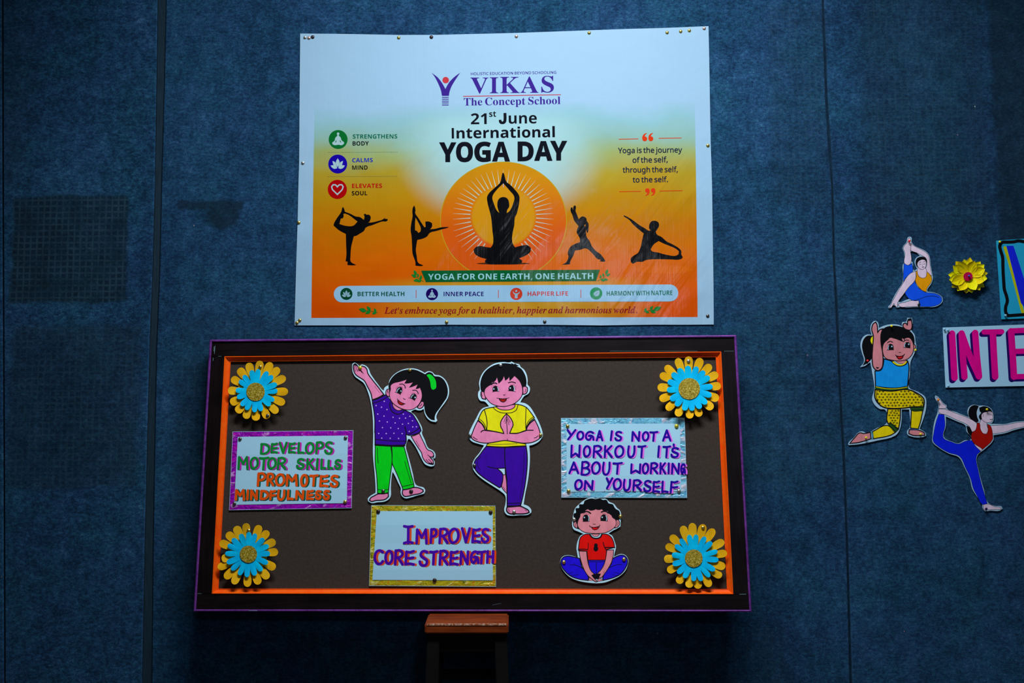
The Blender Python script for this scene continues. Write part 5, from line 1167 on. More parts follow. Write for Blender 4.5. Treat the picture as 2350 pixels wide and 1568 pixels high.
for q, sx, sy in ((up, 8.2, 6.6), (lo_, 7.4, 5.6)):
    xs = [a[0] for a in q]; ys = [a[1] for a in q]
    y = min(ys) + 4; row = 0
    while y < max(ys):
        x = min(xs) + 3 + (row % 2) * sx / 2
        while x < max(xs):
            c_ = (x + rnd.uniform(-.8, .8), y + rnd.uniform(-.8, .8))
            if all(inside((c_[0] + a, c_[1] + b), q) for a, b in ((3.4, 0), (-3.4, 0), (0, 2.6), (0, -2.6))):
                D.line('trouser_pattern', (20, 40, 8), [(c_[0] - 2.6, c_[1] + rnd.uniform(-.4, .4)), (c_[0] + 2.6, c_[1])], 1.3, sm=False, lift=False)
                D.line('trouser_pattern', (20, 40, 8), [(c_[0] + rnd.uniform(-.4, .4), c_[1] - 2), (c_[0], c_[1] + 2)], 1.5, sm=False, lift=False)
            x += sx
        y += sy; row += 1
D.fill('trousers#109', (214, 176, 6), P('@R2 780,1095 905,1100 880,1220 855,1300 770,1292'), ink=2.4)
D.fill('trousers#110', (214, 176, 6), P('@R2 515,1262 600,1340 550,1370 360,1410 348,1332'), ink=2.4)
D.fill('knee_band#101', (20, 50, 18), P('@R2 765,1062 920,1055 910,1100 778,1095'), ink=1.2)
D.fill('knee_band#102', (20, 50, 18), P('@R2 515,1240 560,1240 635,1310 600,1343'), ink=1.2)
D.line('knee_band#103', (40, 96, 40), P('@R2 540,1248 615,1320'), .9)
D.line('knee_band#104', (40, 96, 40), P('@R2 775,1078 910,1073'), .9)
D.fill('foot#105', SK3, P('@R2 325,1338 332,1410 200,1450 97,1462 150,1400 205,1345 255,1352'), ink=2.4)
D.fill('foot#2', SK3, P('@R2 755,1310 860,1315 925,1350 925,1372 800,1372 750,1352'), ink=2.4)
D.line('cuff#101', (60, 120, 150), P('@R2 336,1334 350,1375 346,1412'), 3.4)
D.line('cuff#102', (40, 70, 120), P('@R2 770,1302 855,1308'), 2.4)
W2 = (140, 178, 204)
eye(D, 'R2', '515,425 520,380 545,358 575,372 584,422', '508,428 585,425', '528,378 522,400 524,422', '563,387', 1.8, '515,345 545,330 572,342', ('497,385 490,370', '507,368 500,352', '520,358 516,344', '500,400 490,390'), 1.8, W2)
eye(D, 'R2', '697,395 705,352 738,338 765,358 767,402', '692,400 770,405', '712,350 704,372 706,395', '750,363', 1.8, '690,335 715,318 748,318', ('760,345 770,325', '748,338 755,318', '766,358 778,342'), 1.8, W2)
D.line('ink_line', K_, P('@R2 640,454 662,454'), 1.2)
D.fill('mouth#105', (214, 12, 20), P('@R2 612,492 655,498 692,487 675,518 640,526'), ink=2.0)
D.line('ink_line', K_, P('@R2 603,482 612,492 655,497 695,484 703,472'), 1.8)
D.done()

D = Draw('dancer_cutout', 'paper cut-out of a dancer in red top and blue leggings holding one foot behind', 'paper cutout', WALL, 2250, 1170, 0.003, 'figures on the carpet wall', mats=mk_mat)
D.sharp = 74
D.slab('paper_backing', CARD2, P('''@R4 140,93 165,105 200,140 240,190 275,215 275,250 380,290 540,355 525,290 545,230 600,203 660,215 720,215 800,245 830,300 837,370 820,420 780,432 880,435 980,435 1080,412 1202,400 1330,385 1420,380 1440,410 1350,450 1202,480 1080,510 980,545 835,570 835,625 740,730 640,820 660,1000 720,1220 770,1380 860,1420 930,1425 945,1450 910,1475 800,1475
 730,1478 705,1440 700,1400 640,1310 580,1210 555,1100 490,960 420,835 300,790 180,720 105,650 105,580 130,400 165,300 175,200 135,120'''), 0.0009,
       holes=[P('@R4 264,345 400,405 500,455 515,530 570,592 565,622 490,632 420,668 340,648 240,590 264,460')])
BLU = (6, 26, 196)
D.fill('arm#105', PALE, P('@R4 800,455 900,450 990,445 1080,425 1202,410 1330,398 1420,395 1330,430 1202,468 1080,495 980,530 825,555'), ink=.9)
D.fill('leg#103', PALE, P('@R4 150,110 200,150 235,200 268,220 262,250 180,250 185,200 165,150'), ink=.9)
D.fill('leggings#103', BLU, P('@R4 180,315 245,325 255,460 235,600 330,650 420,675 490,645 575,635 620,700 683,765 635,815 655,1000 710,1220 762,1390 710,1405 640,1300 590,1200 565,1100 500,960 430,825 300,780 180,710 112,640 120,540 150,400'), ink=.7)
D.fill('hair#107', HAIR, P('@R4 510,455 545,470 580,520 577,590 530,540'))
D.fill('arm#106', PALE, P('@R4 180,255 260,260 380,305 540,365 600,400 635,430 622,510 580,532 540,460 400,390 260,325 185,300'), ink=.9)
D.fill('waist', PALE, P('@R4 585,645 705,740 683,762 620,700'), ink=.9)
D.fill('hair#108', HAIR, P('@R4 545,355 535,290 560,230 610,207 660,222 635,290 640,350 655,400 635,420'))
D.fill('hair#109', HAIR, P('@R4 665,240 720,222 790,245 825,290 760,300 720,400 690,395 660,350 690,300 672,285'))
D.fill('neck#106', PALE, P('@R4 690,380 700,350 770,400 755,425 772,520 750,555 700,545 668,440'), ink=.9)
D.fill('face', PALE, P('@R4 690,340 700,310 750,290 815,290 830,320 826,345 833,362 824,372 822,395 800,415 755,418 705,390'), ink=.9)
D.fill('vest#102', (140, 12, 6), P('@R4 640,420 665,425 680,500 715,550 755,555 770,510 762,435 800,460 825,560 825,620 710,738 580,640 580,540 620,510'), ink=.9)
D.fill('leg#104', PALE, P('@R4 710,1405 765,1395 860,1430 925,1440 928,1460 800,1465 720,1467'), ink=.9)
for s, w_ in (('785,308 800,300 818,306', 1.0), ('792,328 805,322 820,328', 1.2), ('795,380 806,385 821,379', 1.4), ('705,312 715,330 708,352', .9), ('655,395 645,410 665,400', .9)):
    D.line('ink_line', K_, P('@R4 ' + s), w_)
D.done()

# ------------------------------------------------------------------ lettered sheets
def foil(name, base, alt, hi, dark, h0=.56):
    """crinkled holographic foil with a fine embossed grid"""
    m, nt, b = node_mat(name, 0.28, 0.5, 0.1)
    co = coords(nt)
    n = noise(nt, co, 45, 4, .6, 2.0)
    n2 = noise(nt, coords(nt, scale=(1, 2.0, 1)), 11, 3, .55, 2.8)
    c = ramp(nt, n, [(0.32, alb(dark)), (0.45, alb(base)), (0.55, alb(base)), (0.66, alb(alt))])
    c = mixc(nt, mapr(nt, n2, h0, h0 + .1), c, alb(hi, .75))  # bright highlight swaths painted into the foil colour
    vo = N_(nt, 'ShaderNodeTexVoronoi'); vo.inputs['Scale'].default_value = 520
    vo.inputs['Randomness'].default_value = 0.15
    L_(nt, co, vo.inputs['Vector'])
    c = mixc(nt, mapr(nt, vo.outputs['Distance'], .3, .75, 0, .62), c, alb(dark))
    L_(nt, c, b.inputs['Base Color'])
    nb = bump(nt, None, n2, 1.0, .006)
    nb2 = bump(nt, None, noise(nt, co, 140, 2, .5, 1.5), .6, .0012, nb)
    bump(nt, b, vo.outputs['Distance'], .4, .0006, nb2)
    return m
FM = foil('magenta_foil', (150, 6, 176), (196, 20, 150), (240, 130, 235), (84, 4, 140))
FY = foil('gold_foil', (176, 166, 20), (196, 110, 10), (215, 225, 110), (84, 96, 8))
FS = foil('silver_foil', (110, 188, 218), (70, 140, 200), (232, 248, 252), (44, 104, 150), .50)
def sheet(name, label, pl, outer, inner, org, w, fm, folds, group, strips=True):
    D = Draw(name, label, 'sign', pl, *org, w=w, group=group, mats=mk_mat)
    D.slab('card', paper_mat('sign_card', (150, 192, 218)), outer, 0.0012, sm=False)
    o, i = outer, inner
    if fm:
        j = D.w
        for a, b_ in ((0, 1), (1, 2), (2, 3), (3, 0)):
            D.w = j + D.step * (1 + a * 2)
            q = [lerp(o[a], i[a], .06), lerp(o[b_], i[b_], .06), lerp(o[b_], i[b_], 1.15), lerp(o[a], i[a], 1.15)]
            N = 14; pts = []; rr = random.Random(a + int(org[0]))
            for r_, (s_, t_) in enumerate(((q[0], q[1]), (lerp(q[0], q[3], .35), lerp(q[1], q[2], .35)), (lerp(q[0], q[3], .7), lerp(q[1], q[2], .7)), (q[3], q[2]))):
                for k in range(N + 1):
                    x, y = lerp(s_, t_, k / N)
                    u, v = D.pl.uv(x, y, D.w)
                    up_ = 0 if r_ in (0, 3) else rr.uniform(0, .0005)
                    pts.append((u - D.u0, v - D.v0, D.w - D.w0 + up_))
            fs = []
            for r_ in range(3):
                for k in range(N):
                    A = r_ * (N + 1) + k
                    fs.append((A, A + N + 1, A + N + 2, A + 1))
            D.part('foil_strip#%d' % a).add(pts, fs, fm)
        D.w = j + 0.0012
        # lettered paper with soft horizontal folds
        ys = [0] + folds + [1]
        pts = []
        for n_, t in enumerate(ys):
            hgt = D.w + (0.0009 if n_ % 2 else 0.0)
            for x, y in (lerp(i[0], i[3], t), lerp(i[1], i[2], t)):
                u, v = D.pl.uv(x, y, hgt); pts.append((u - D.u0, v - D.v0, hgt - D.w0))
        fs = [(2 * k, 2 * k + 2, 2 * k + 3, 2 * k + 1) for k in range(len(ys) - 1)]
        D.part('lettered_paper').add(pts, fs, paper_mat('sign_paper', (140, 186, 214)))
        D.w += 0.00092
    return D
TPL = {'A': '0,1 .5,0 1,1;.2,.68 .8,.65', 'B': '.12,0 0,1;.1,.02 .7,.02 .92,.25 .6,.46 .1,.5;.1,.5 .75,.52 1,.76 .65,1 0,1', 'C': '1,.12 .65,0 .25,.08 0,.45 .08,.78 .4,1 .75,.97 1,.8',
       'D': '.1,0 0,1;.05,.03 .6,.05 1,.35 .92,.75 .5,1 0,1', 'E': '.12,.04 0,.98;.1,.04 .5,.08 1,0;.05,.5 .5,.53 .95,.48;0,.98 .5,.94 1,1', 'F': '.12,.03 0,1;.1,.03 .5,.08 1,0;.05,.52 .5,.55 .95,.5',
       'G': '.95,.14 .65,0 .25,.1 0,.5 .1,.88 .38,1 .62,.8 .68,.5;.38,.5 .7,.47 .92,.62 1,1', 'H': '.1,0 0,1;1,0 .95,1;.05,.5 1,.48', 'I': '0,0 1,1', 'J': '1,0 .9,.8 .4,1 0,.8', 'K': '.05,0 0,1;.95,0 .1,.55;.3,.45 1,1',
       'L': '.1,0 0,1;0,1 .5,.96 1,1', 'M': '0,1 .06,0 .52,.58 .92,0 1,1', 'N': '0,1 .08,0 .92,1 1,0', 'O': '.5,0 .1,.22 0,.6 .2,.95 .5,1 .88,.8 1,.4 .82,.08 .5,0', 'P': '.12,0 0,1;.1,.04 .7,0 1,.25 .7,.5 .1,.56',
       'R': '.1,0 0,1;.08,.03 .7,0 1,.22 .7,.46 .1,.52;.35,.52 .7,.75 1,1', 'S': '1,.08 .65,0 .25,.08 .15,.28 .55,.48 .95,.65 .85,.93 .45,1 .1,.9 0,.72', 'T': '0,.04 .5,.06 1,0;.52,.05 .42,1',
       'U': '.1,0 0,.65 .2,.98 .6,1 .92,.7 1,0', 'V': '0,0 .5,1 1,0', 'W': '.05,0 0,1 .5,.72 .95,1 1,0', 'Y': '0,0 .45,.55;1,0 .05,1', "'": '.5,0 0,1', '1': '0,0 .5,.04 1,0;.5,.03 .48,1;0,1 .5,.94 1,.98'}
def letter(D, k, crop, ch, box, w_, c, sc_, off):
    x0, y0, x1, y1 = box
    s = CROPS[crop][2]
    for st_ in TPL[ch].split(';'):
        p = []
        for t in st_.split():
            a, b_ = map(float, t.split(','))
            p.append((x0 + (x1 - x0) * a, y0 + (y1 - y0) * b_))
        q = P('@%s ' % crop + ' '.join('%f,%f' % t for t in p))
        if ch == 'O':
            q = q[:-1]
        for pas, cc in ((0, sc_), (1, c)):
            r = [(a + off[0] / s, b_ + off[1] / s) for a, b_ in q] if pas == 0 else q
            wz = D.w
            D.w = wz if pas == 0 else wz + 8e-5
            segs = [r[n_:n_ + 2] for n_ in range(len(r) - 1)] if ch in 'AVNMYWKI' else [r]
            for sg in segs:
                D.line('lettering#' + k, cc, sg, w_ / s * (.92 if pas == 0 else 1), closed=(ch == 'O'), sm=ch not in 'AVNMYWKI', sharp=85)
            if pas: D.w = wz + D.step
def words(D, crop, rows, w_, off):
    for n_, (txt, boxes, c, sc_) in enumerate(rows):
        b_ = [tuple(map(float, t.split(','))) for t in boxes.split()]
        ww = [x for x in txt if x != ' ']
        wi = 0; idx = 0
        for x in txt:
            if x == ' ': wi += 1; continue
            letter(D, '%d_%d' % (n_, wi), crop, x, b_[idx], w_, c, sc_, off); idx += 1
G_ = (6, 112, 44); MG = (170, 18, 162); ORR = (222, 66, 4); DG = (4, 74, 56)
o1 = P('@S1 230,210 2120,190 2092,1408 175,1440'); i1 = P('@S1 312,292 2035,272 2018,1330 255,1355')
D = sheet('motor_skills_sign', 'hand-lettered sign reading develops motor skills with a magenta foil border', BOARD, o1, i1, (668, 1167), 0.003, FM, [.265, .49, .78], 'hand-lettered signs on the notice board')
words(D, 'S1', (('DEVELOPS', '675,405,800,555 840,400,925,540 970,385,1075,545 1115,395,1205,540 1260,390,1345,545 1380,390,1495,550 1540,380,1645,550 1680,378,1785,555', G_, MG),
                ('MOTOR SKILLS', '325,610,465,790 515,622,625,785 655,620,790,795 790,628,905,785 940,625,1055,790 1240,642,1345,785 1400,642,1495,790 1560,642,1550,795 1620,648,1680,785 1730,665,1790,785 1835,658,1915,785', G_, MG),
                ('PROMOTES', '625,865,735,1055 775,872,865,1050 910,880,1035,1050 1078,888,1232,1052 1305,890,1395,1060 1445,895,1560,1055 1602,900,1715,1065 1765,902,1870,1070', ORR, DG),
                ('MINDFULNESS', '282,1125,408,1275 470,1130,460,1270 518,1132,612,1270 672,1138,780,1262 820,1140,895,1268 942,1132,1038,1272 1095,1132,1170,1265 1225,1140,1335,1265 1395,1138,1485,1265 1532,1142,1605,1262 1658,1138,1735,1265', ORR, DG)), 38, (26, 4))
D.done()
PP = (58, 4, 146); OO = (214, 62, 18)
o2 = P('@S2 158,140 2185,150 2195,1475 120,1460'); i2 = P('@S2 248,237 2142,238 2145,1370 175,1362')
D = sheet('core_strength_sign', 'hand-lettered sign reading improves core strength with a golden foil border', BOARD, o2, i2, (992, 1345), 0.003, FY, [.2, .47, .85], 'hand-lettered signs on the notice board')
words(D, 'S2', (('1MPROVES', '695,485,830,760 898,540,1060,760 1130,535,1220,750 1275,530,1400,752 1432,528,1580,752 1642,520,1765,740 1812,532,1930,742 1965,532,2068,742', PP, OO),
                ('CORE STRENGTH', '215,882,345,1100 392,890,500,1095 547,882,668,1108 718,893,850,1110 950,892,1070,1128 1122,895,1235,1105 1277,890,1400,1108 1450,897,1568,1110 1617,900,1738,1100 1788,900,1905,1082 1907,898,2020,1085 2052,893,2148,1075', PP, OO)), 44, (34, 5))
D.done()
NB = (26, 2, 134); PK = (226, 92, 202)
o3 = P('@S3 125,105 2145,100 2185,1410 130,1405'); i3 = P('@S3 210,203 2068,193 2088,1300 215,1312')
D = sheet('workout_sign', 'hand-lettered sign about yoga and workout with a silvery foil border', BOARD, o3, i3, (1432, 1142), 0.003, FS, [.26, .5, .77], 'hand-lettered signs on the notice board')
words(D, 'S3', (('YOGA IS NOT A', '232,300,360,455 392,328,488,455 532,330,655,462 708,315,800,470 955,318,938,468 1012,330,1108,472 1287,332,1405,478 1462,335,1552,472 1582,332,1700,478 1792,305,1912,475', NB, PK),
                ("WORKOUT IT'S", '292,552,430,735 498,565,598,732 657,562,780,740 840,560,955,742 1012,562,1142,738 1222,565,1325,738 1388,562,1505,742 1725,565,1712,735 1798,568,1910,742 1968,535,1962,560 1928,595,2038,742', NB, PK),
                ('ABOUT WORKING', '262,828,405,1005 460,822,590,1028 632,828,758,1012 812,832,918,1025 982,838,1120,1015 1270,860,1420,1002 1462,850,1548,1008 1592,842,1698,1008 1748,842,1828,1010 1885,845,1882,1008 1938,850,2052,1012 2088,862,2150,1005', NB, PK),
                ('ON YOURSELF', '357,1118,465,1268 512,1132,642,1270 872,1088,962,1250 987,1102,1102,1268 1152,1112,1252,1282 1307,1122,1430,1285 1482,1132,1588,1300 1632,1140,1730,1312 1778,1142,1868,1312 1917,1142,2030,1320', NB, PK)), 35, (26, 6))
D.dot('lettering#3_1', PK, *P('@S3 838,1290')[0], 1.0)
D.done()
# big pink letters, right edge of the wall
D = Draw('pink_lettered_sheet', 'long white sheet with big pink capitals INTE running out of the picture at right', 'sign', WALL, 2260, 888, 0.0035, 'lettered sheets on the carpet wall', mats=mk_mat)
D.slab('paper', paper_mat('long_sheet', (140, 184, 218)), P('2163.4,752 2350,745 2520,739 2530,880.5 2350,886 2170,889.7'), 0.0009, sm=False)
PI_ = (184, 4, 122); NS = (28, 4, 84)
NTE = (('I', ('665,282 688,680 710,1075',), 15.2), ('N', ('838,278 860,680 890,1058', '838,278 985,680 1148,1050', '1082,268 1112,680 1152,1050'), 14.6), ('T', ('1400,262 1420,680 1442,1055',), 15.0), ('T', ('1240,252 1400,250 1560,246',), 11.8), ('E', ('1728,240 1755,640 1780,1055',), 15.0), ('E', ('1722,232 1960,222 2200,215', '1760,602 1960,596 2140,590', '1782,1056 1960,1052 2240,1044'), 12.0))
for pas in (0, 1):
    for n_, (k, ss, w_) in enumerate(NTE):
        for s in ss:
            q = P('@R3 ' + s)
            if not pas:
                for f_ in (1.0, .66, .33): D.line('lettering#' + k, NS, [(a - 5.0 * f_, b_ + 5.4 * f_) for a, b_ in q], w_)
            else:
                D.line('lettering#' + k, PI_, q, w_)
D.done()
# aqua sheet, upper right
D = Draw('aqua_lettered_sheet', 'aqua sheet with wavy black border and part of a blue letter at right edge', 'sign', WALL, 2330, 725, 0.0035, 'lettered sheets on the carpet wall', mats=mk_mat)
D.slab('paper', paper_mat('aqua_paper', (26, 142, 186)), P('2286,552.5 2350,548 2500,538 2510,722 2350,731 2298,733'), 0.0009, sm=False)
D.line('letter_bar', (150, 158, 8), P('@R1 2040,275 2110,500 2210,880 2330,1330'), 7.0, sm=False)
D.fill('letter_bar#2', (14, 28, 190), P('@R1 2062,245 2175,243 2200,310 2300,620 2420,1000 2560,1290 2400,1300 2300,1180 2180,700'), sm=False)
D.line('wavy_border', (8, 10, 14), P('@R1 3300,120 2700,150 2400,185 2260,165 2180,180 2080,185 1990,192 1955,235 1970,330 2000,430 2005,560 2010,700 2020,850 2030,960 2062,1060 2078,1150 2050,1250 2055,1340 2090,1388 2200,1380 2350,1370 2900,1330 3300,1310'), 7.6)
D.done()

# ------------------------------------------------------------------ layered paper flowers
def petal(mesh, m, pl, T0, c, tip, wpx, r0, wb, lift, prof, th=0.0005, fold=0.0):
    """one curved paper petal from the centre to its tip, built as a thin solid"""
    dx, dy = tip[0] - c[0], tip[1] - c[1]
    R = math.hypot(dx, dy); dx /= R; dy /= R
    rows = []
    for s, k in prof:
        r = r0 + (R - r0) * s
        h = wpx / 2 * k
        w_ = wb + lift * s ** 1.8
        row = []
        for q in (-1, -.5, 0, .5, 1):
            x = c[0] + dx * r - dy * h * q; y = c[1] + dy * r + dx * h * q
            ww = w_ - fold * (q * q) * min(1, s * 2) * k
            u, v = pl.uv(x, y, ww)
            row.append(pl.xyz(u, v, ww))
        rows.append(row)
    inv = T0.inverted()
    vs = [tuple(inv @ p) for r in rows for p in r]
    n = len(vs)
    vs += [tuple(inv @ (p - pl.N * th)) for r in rows for p in r]
    fs = []
    K = 5; Rn = len(rows)
    def A(i, j): return i * K + j
    for i in range(Rn - 1):
        for j in range(K - 1):
            f = (A(i, j), A(i, j + 1), A(i + 1, j + 1), A(i + 1, j))
            fs.append(f[::-1]); fs.append(tuple(n + k for k in f))
    ring = [A(i, 0) for i in range(Rn)] + [A(Rn - 1, j) for j in range(1, K)] + [A(i, K - 1) for i in range(Rn - 2, -1, -1)] + [A(0, j) for j in range(K - 2, 0, -1)]
    for i in range(len(ring)):
        a, b_ = ring[i], ring[(i + 1) % len(ring)]
        fs.append((a, b_, n + b_, n + a))
    mesh.add(vs, fs, m)
PO = [(0, .66), (.3, .8), (.52, .95), (.7, 1.0), (.83, .95), (.92, .75), (.97, .5), (1, .2)]
PBL = [(0, .8), (.3, .9), (.55, 1.0), (.75, .98), (.88, .84), (.95, .6), (1, .25)]
YF = mk_mat((196, 146, 12)); YF2 = mk_mat((202, 150, 20)); BF = mk_mat((0, 152, 236)); BF2 = mk_mat((0, 158, 246))
m, nt, b = node_mat('gold_glitter', 0.4, 0.5, 0.3)
vo = N_(nt, 'ShaderNodeTexVoronoi'); vo.inputs['Scale'].default_value = 820
L_(nt, coords(nt), vo.inputs['Vector'])
srn = N_(nt, 'ShaderNodeSeparateColor'); L_(nt, vo.outputs['Color'], srn.inputs[0])
c = ramp(nt, srn.outputs[0], [(0, alb((84, 70, 4))), (.45, alb((140, 120, 10))), (.8, alb((176, 152, 24))), (.95, alb((225, 215, 120)))])
L_(nt, c, b.inputs['Base Color'])
bump(nt, b, srn.outputs[1], .7, .0015)
GLIT = m
def flower(label, crop, cen, outer, inner, rc, wo=18.8, wi=12.8):
    c = P('@%s %s' % (crop, cen))[0]
    wb = 0.0185
    D = Draw('paper_flower', label, 'paper flower', BOARD, c[0], c[1], wb - .001, 'paper flowers in the corners of the notice board', mats=mk_mat)
    rr = random.Random(int(c[0] + c[1]))
    T0 = D.mw
    def disc(k, m_, r, w_, th=.0005):
        q = [(c[0] + r * math.cos(i * math.pi / 20), c[1] + r * math.sin(i * math.pi / 20)) for i in range(40)]
        D.w = w_; D.slab(k, m_, q, th, sm=False)
    tips = P('@%s %s' % (crop, outer))
    R0 = sum(math.hypot(t[0] - c[0], t[1] - c[1]) for t in tips) / len(tips)
    disc('flower_base', YF, R0 * .60, wb - .001)
    for i, t in enumerate(tips):
        petal(D.part('outer_petal#%d' % i), YF if i % 3 else YF2, BOARD, T0, c, t, wo * rr.uniform(.95, 1.05), R0 * .45, wb - .0004 + (i % 2) * .0002, rr.uniform(.0015, .007), PO, fold=rr.uniform(-.0008, .0012))
    tips = P('@%s %s' % (crop, inner))
    R1 = sum(math.hypot(t[0] - c[0], t[1] - c[1]) for t in tips) / len(tips)
    disc('inner_base', BF, R1 * .60, wb + .0046)
    for i, t in enumerate(tips):
        petal(D.part('inner_petal#%d' % i), BF if i % 3 else BF2, BOARD, T0, c, t, wi * rr.uniform(.95, 1.06), R1 * .4, wb + .0052 + (i % 2) * .0002, rr.uniform(.0005, .004), PBL, fold=rr.uniform(-.0006, .001))
    disc('flower_centre', GLIT, rc, wb + .0062, .0012)
    return D.done()
flower('layered yellow and blue paper flower in the upper left corner of the notice board', 'F1', '705,825', '805,168 1040,205 1205,322 1340,515 1392,820 1325,1068 1175,1268 965,1390 712,1436 485,1392 300,1258 172,1065 122,795 195,535 350,330 555,212',
       '765,345 960,395 1068,485 1158,660 1170,805 1100,1012 1018,1115 828,1232 680,1258 505,1206 395,1115 310,945 285,790 358,588 450,475 620,368', 21)
flower('layered yellow and blue paper flower in the upper right corner of the notice board', 'F2', '800,805', '785,160 1035,195 1232,325 1372,500 1432,745 1390,1012 1270,1208 1015,1360 810,1400 555,1355 342,1225 205,1022 165,775 215,515 320,350 555,198',
       '770,345 955,362 1105,450 1208,565 1270,760 1245,945 1150,1105 1025,1202 862,1246 700,1238 530,1148 420,1028 352,830 368,655 455,492 590,398', 24.6, wi=14.6)
flower('layered yellow and blue paper flower in the lower left corner of the notice board', 'F3', '738,760', '685,103 980,148 1160,268 1308,475 1366,708 1310,1058 1160,1275 960,1398 715,1450 415,1392 240,1272 90,1055 170,860 128,505 282,305 468,167',
       '750,292 890,322 1068,425 1168,575 1196,745 1150,955 1025,1116 880,1212 705,1245 542,1202 378,1095 282,943 245,745 300,565 395,430 570,330', 19.7)
flower('layered yellow and blue paper flower in the lower right corner of the notice board', 'F4', '715,800', '685,93 915,118 1120,212 1320,448 1380,690 1345,975 1270,1170 1045,1365 810,1406 615,1386 395,1298 188,1058 122,812 155,540 250,345 485,152',
       '765,323 945,368 1078,470 1190,655 1210,830 1138,1040 1035,1172 870,1252 715,1256 525,1192 390,1098 292,918 278,725 342,535 445,410 620,330', 20.4)

# folded yellow flower between the woman cut-out and the aqua sheet
c = P('@R1 1437,745')[0]
D = Draw('yellow_paper_flower', 'folded bright yellow paper flower with a dark red centre on the carpet wall', 'paper flower', WALL, c[0], c[1], 0.003, mats=mk_mat)
YB = mk_mat((226, 196, 6)); YC = mk_mat((206, 176, 4))
PP_ = [(0, .35), (.2, .66), (.42, .96), (.6, 1.0), (.76, .8), (.9, .4), (1, .04)]
for ring, (tips, wpx, wb, lift) in enumerate((('1468,436 1638,500 1755,688 1700,915 1632,968 1500,1014 1400,1020 1262,980 1170,922 1112,715 1235,496 1372,465', 21, .004, .008),
                                              ('1540,492 1700,552 1712,622 1748,780 1700,820 1560,965 1300,972 1128,800 1165,850 1190,570 1282,500', 24, .009, .013))):
    for i, t in enumerate(P('@R1 ' + tips)):
        petal(D.part('petal#%d_%d' % (ring, i)), YB if i % 2 else YC, WALL, D.mw, c, t, wpx, 4, wb + (i % 3) * .0007, lift, PP_, fold=-.0045)
D.w = .0155
D.slab('flower_centre', mk_mat((150, 8, 60)), [(c[0] + 10.2 * math.cos(i * math.pi / 16), c[1] + 10.2 * math.sin(i * math.pi / 16)) for i in range(32)], .002, sm=False)
D.done()

# ------------------------------------------------------------------ drawing pins
def pin_mesh(name, r, h, m, ball=False):
    bm = bmesh.new()
    prof = [(0.35, 0, ), (1.0, 0.0), (1.06, .12), (.98, .32), (.8, .62), (.5, .88), (.2, .99)] if not ball else [(0.5, 0), (.62, .1), (.62, .5), (.95, .62), (1, .8), (.85, .95), (.3, 1.0)]
    n = 20; rings = []
    for a, b_ in prof:
        rings.append([bm.verts.new((r * a * math.cos(2 * math.pi * i / n), r * a * math.sin(2 * math.pi * i / n), h * b_)) for i in range(n)])
    for p, q in zip(rings, rings[1:]):
        for i in range(n):
            bm.faces.new((p[i], p[(i + 1) % n], q[(i + 1) % n], q[i]))
    bm.faces.new(rings[-1]); bm.faces.new(rings[0][::-1])
    me = bpy.data.meshes.new(name); bm.to_mesh(me); bm.free()
    me.materials.append(m)
    me.polygons.foreach_set('use_smooth', [True] * len(me.polygons))
    return me
def metal(name, rgb, rough, met=1.0, e=1.0):
    return M(rgb, rough, e, .5, met, name)
PIN = {}
for k, (c_, ro, me_, r, h, ball) in {'brass': ((196, 180, 96), .28, .9, .0052, .0034, 0), 'silver': ((190, 196, 200), .3, .9, .0052, .0034, 0), 'rosy': ((196, 166, 160), .34, .8, .0052, .0034, 0), 'dark': ((34, 26, 26), .4, .2, .0056, .0028, 0), 'steel': ((92, 96, 96), .32, .8, .0052, .0034, 0),
                                     'yellow': ((214, 196, 10), .35, 0, .0036, .008, 1), 'red': ((206, 12, 24), .35, 0, .0036, .008, 1), 'orange': ((226, 120, 10), .35, 0, .0036, .008, 1), 'green': ((20, 34, 26), .35, 0, .0044, .008, 1), 'navy': ((30, 12, 80), .35, 0, .0036, .008, 1),
                                     'blue': ((30, 60, 190), .35, 0, .0032, .008, 1), 'clear': ((120, 170, 200), .2, 0, .0036, .007, 1), 'goldbig': ((206, 196, 60), .3, .6, .0058, .0045, 0)}.items():
    PIN[k] = pin_mesh('drawing_pin' if not ball else 'push_pin', r, h, metal(k + '_pin', c_, ro, me_), ball)
KIND = {'brass': 'brass drawing pin', 'silver': 'silver drawing pin', 'rosy': 'dull pinkish drawing pin', 'dark': 'black drawing pin', 'steel': 'dull steel drawing pin', 'goldbig': 'shiny gold drawing pin'}
def pin(kind, px, py, where, pl=WALL, w_=BANNER_W, group='drawing pins along the banner'):
    nm = 'drawing_pin' if kind in KIND else 'push_pin'
    o = bpy.data.objects.new(nm, PIN[kind]); COL.objects.link(o)
    o.matrix_world = pmw(pl, px, py, w_ + .0001)
    tag(o, KIND.get(kind, kind + ' push pin') + ' ' + where, 'pin', group)
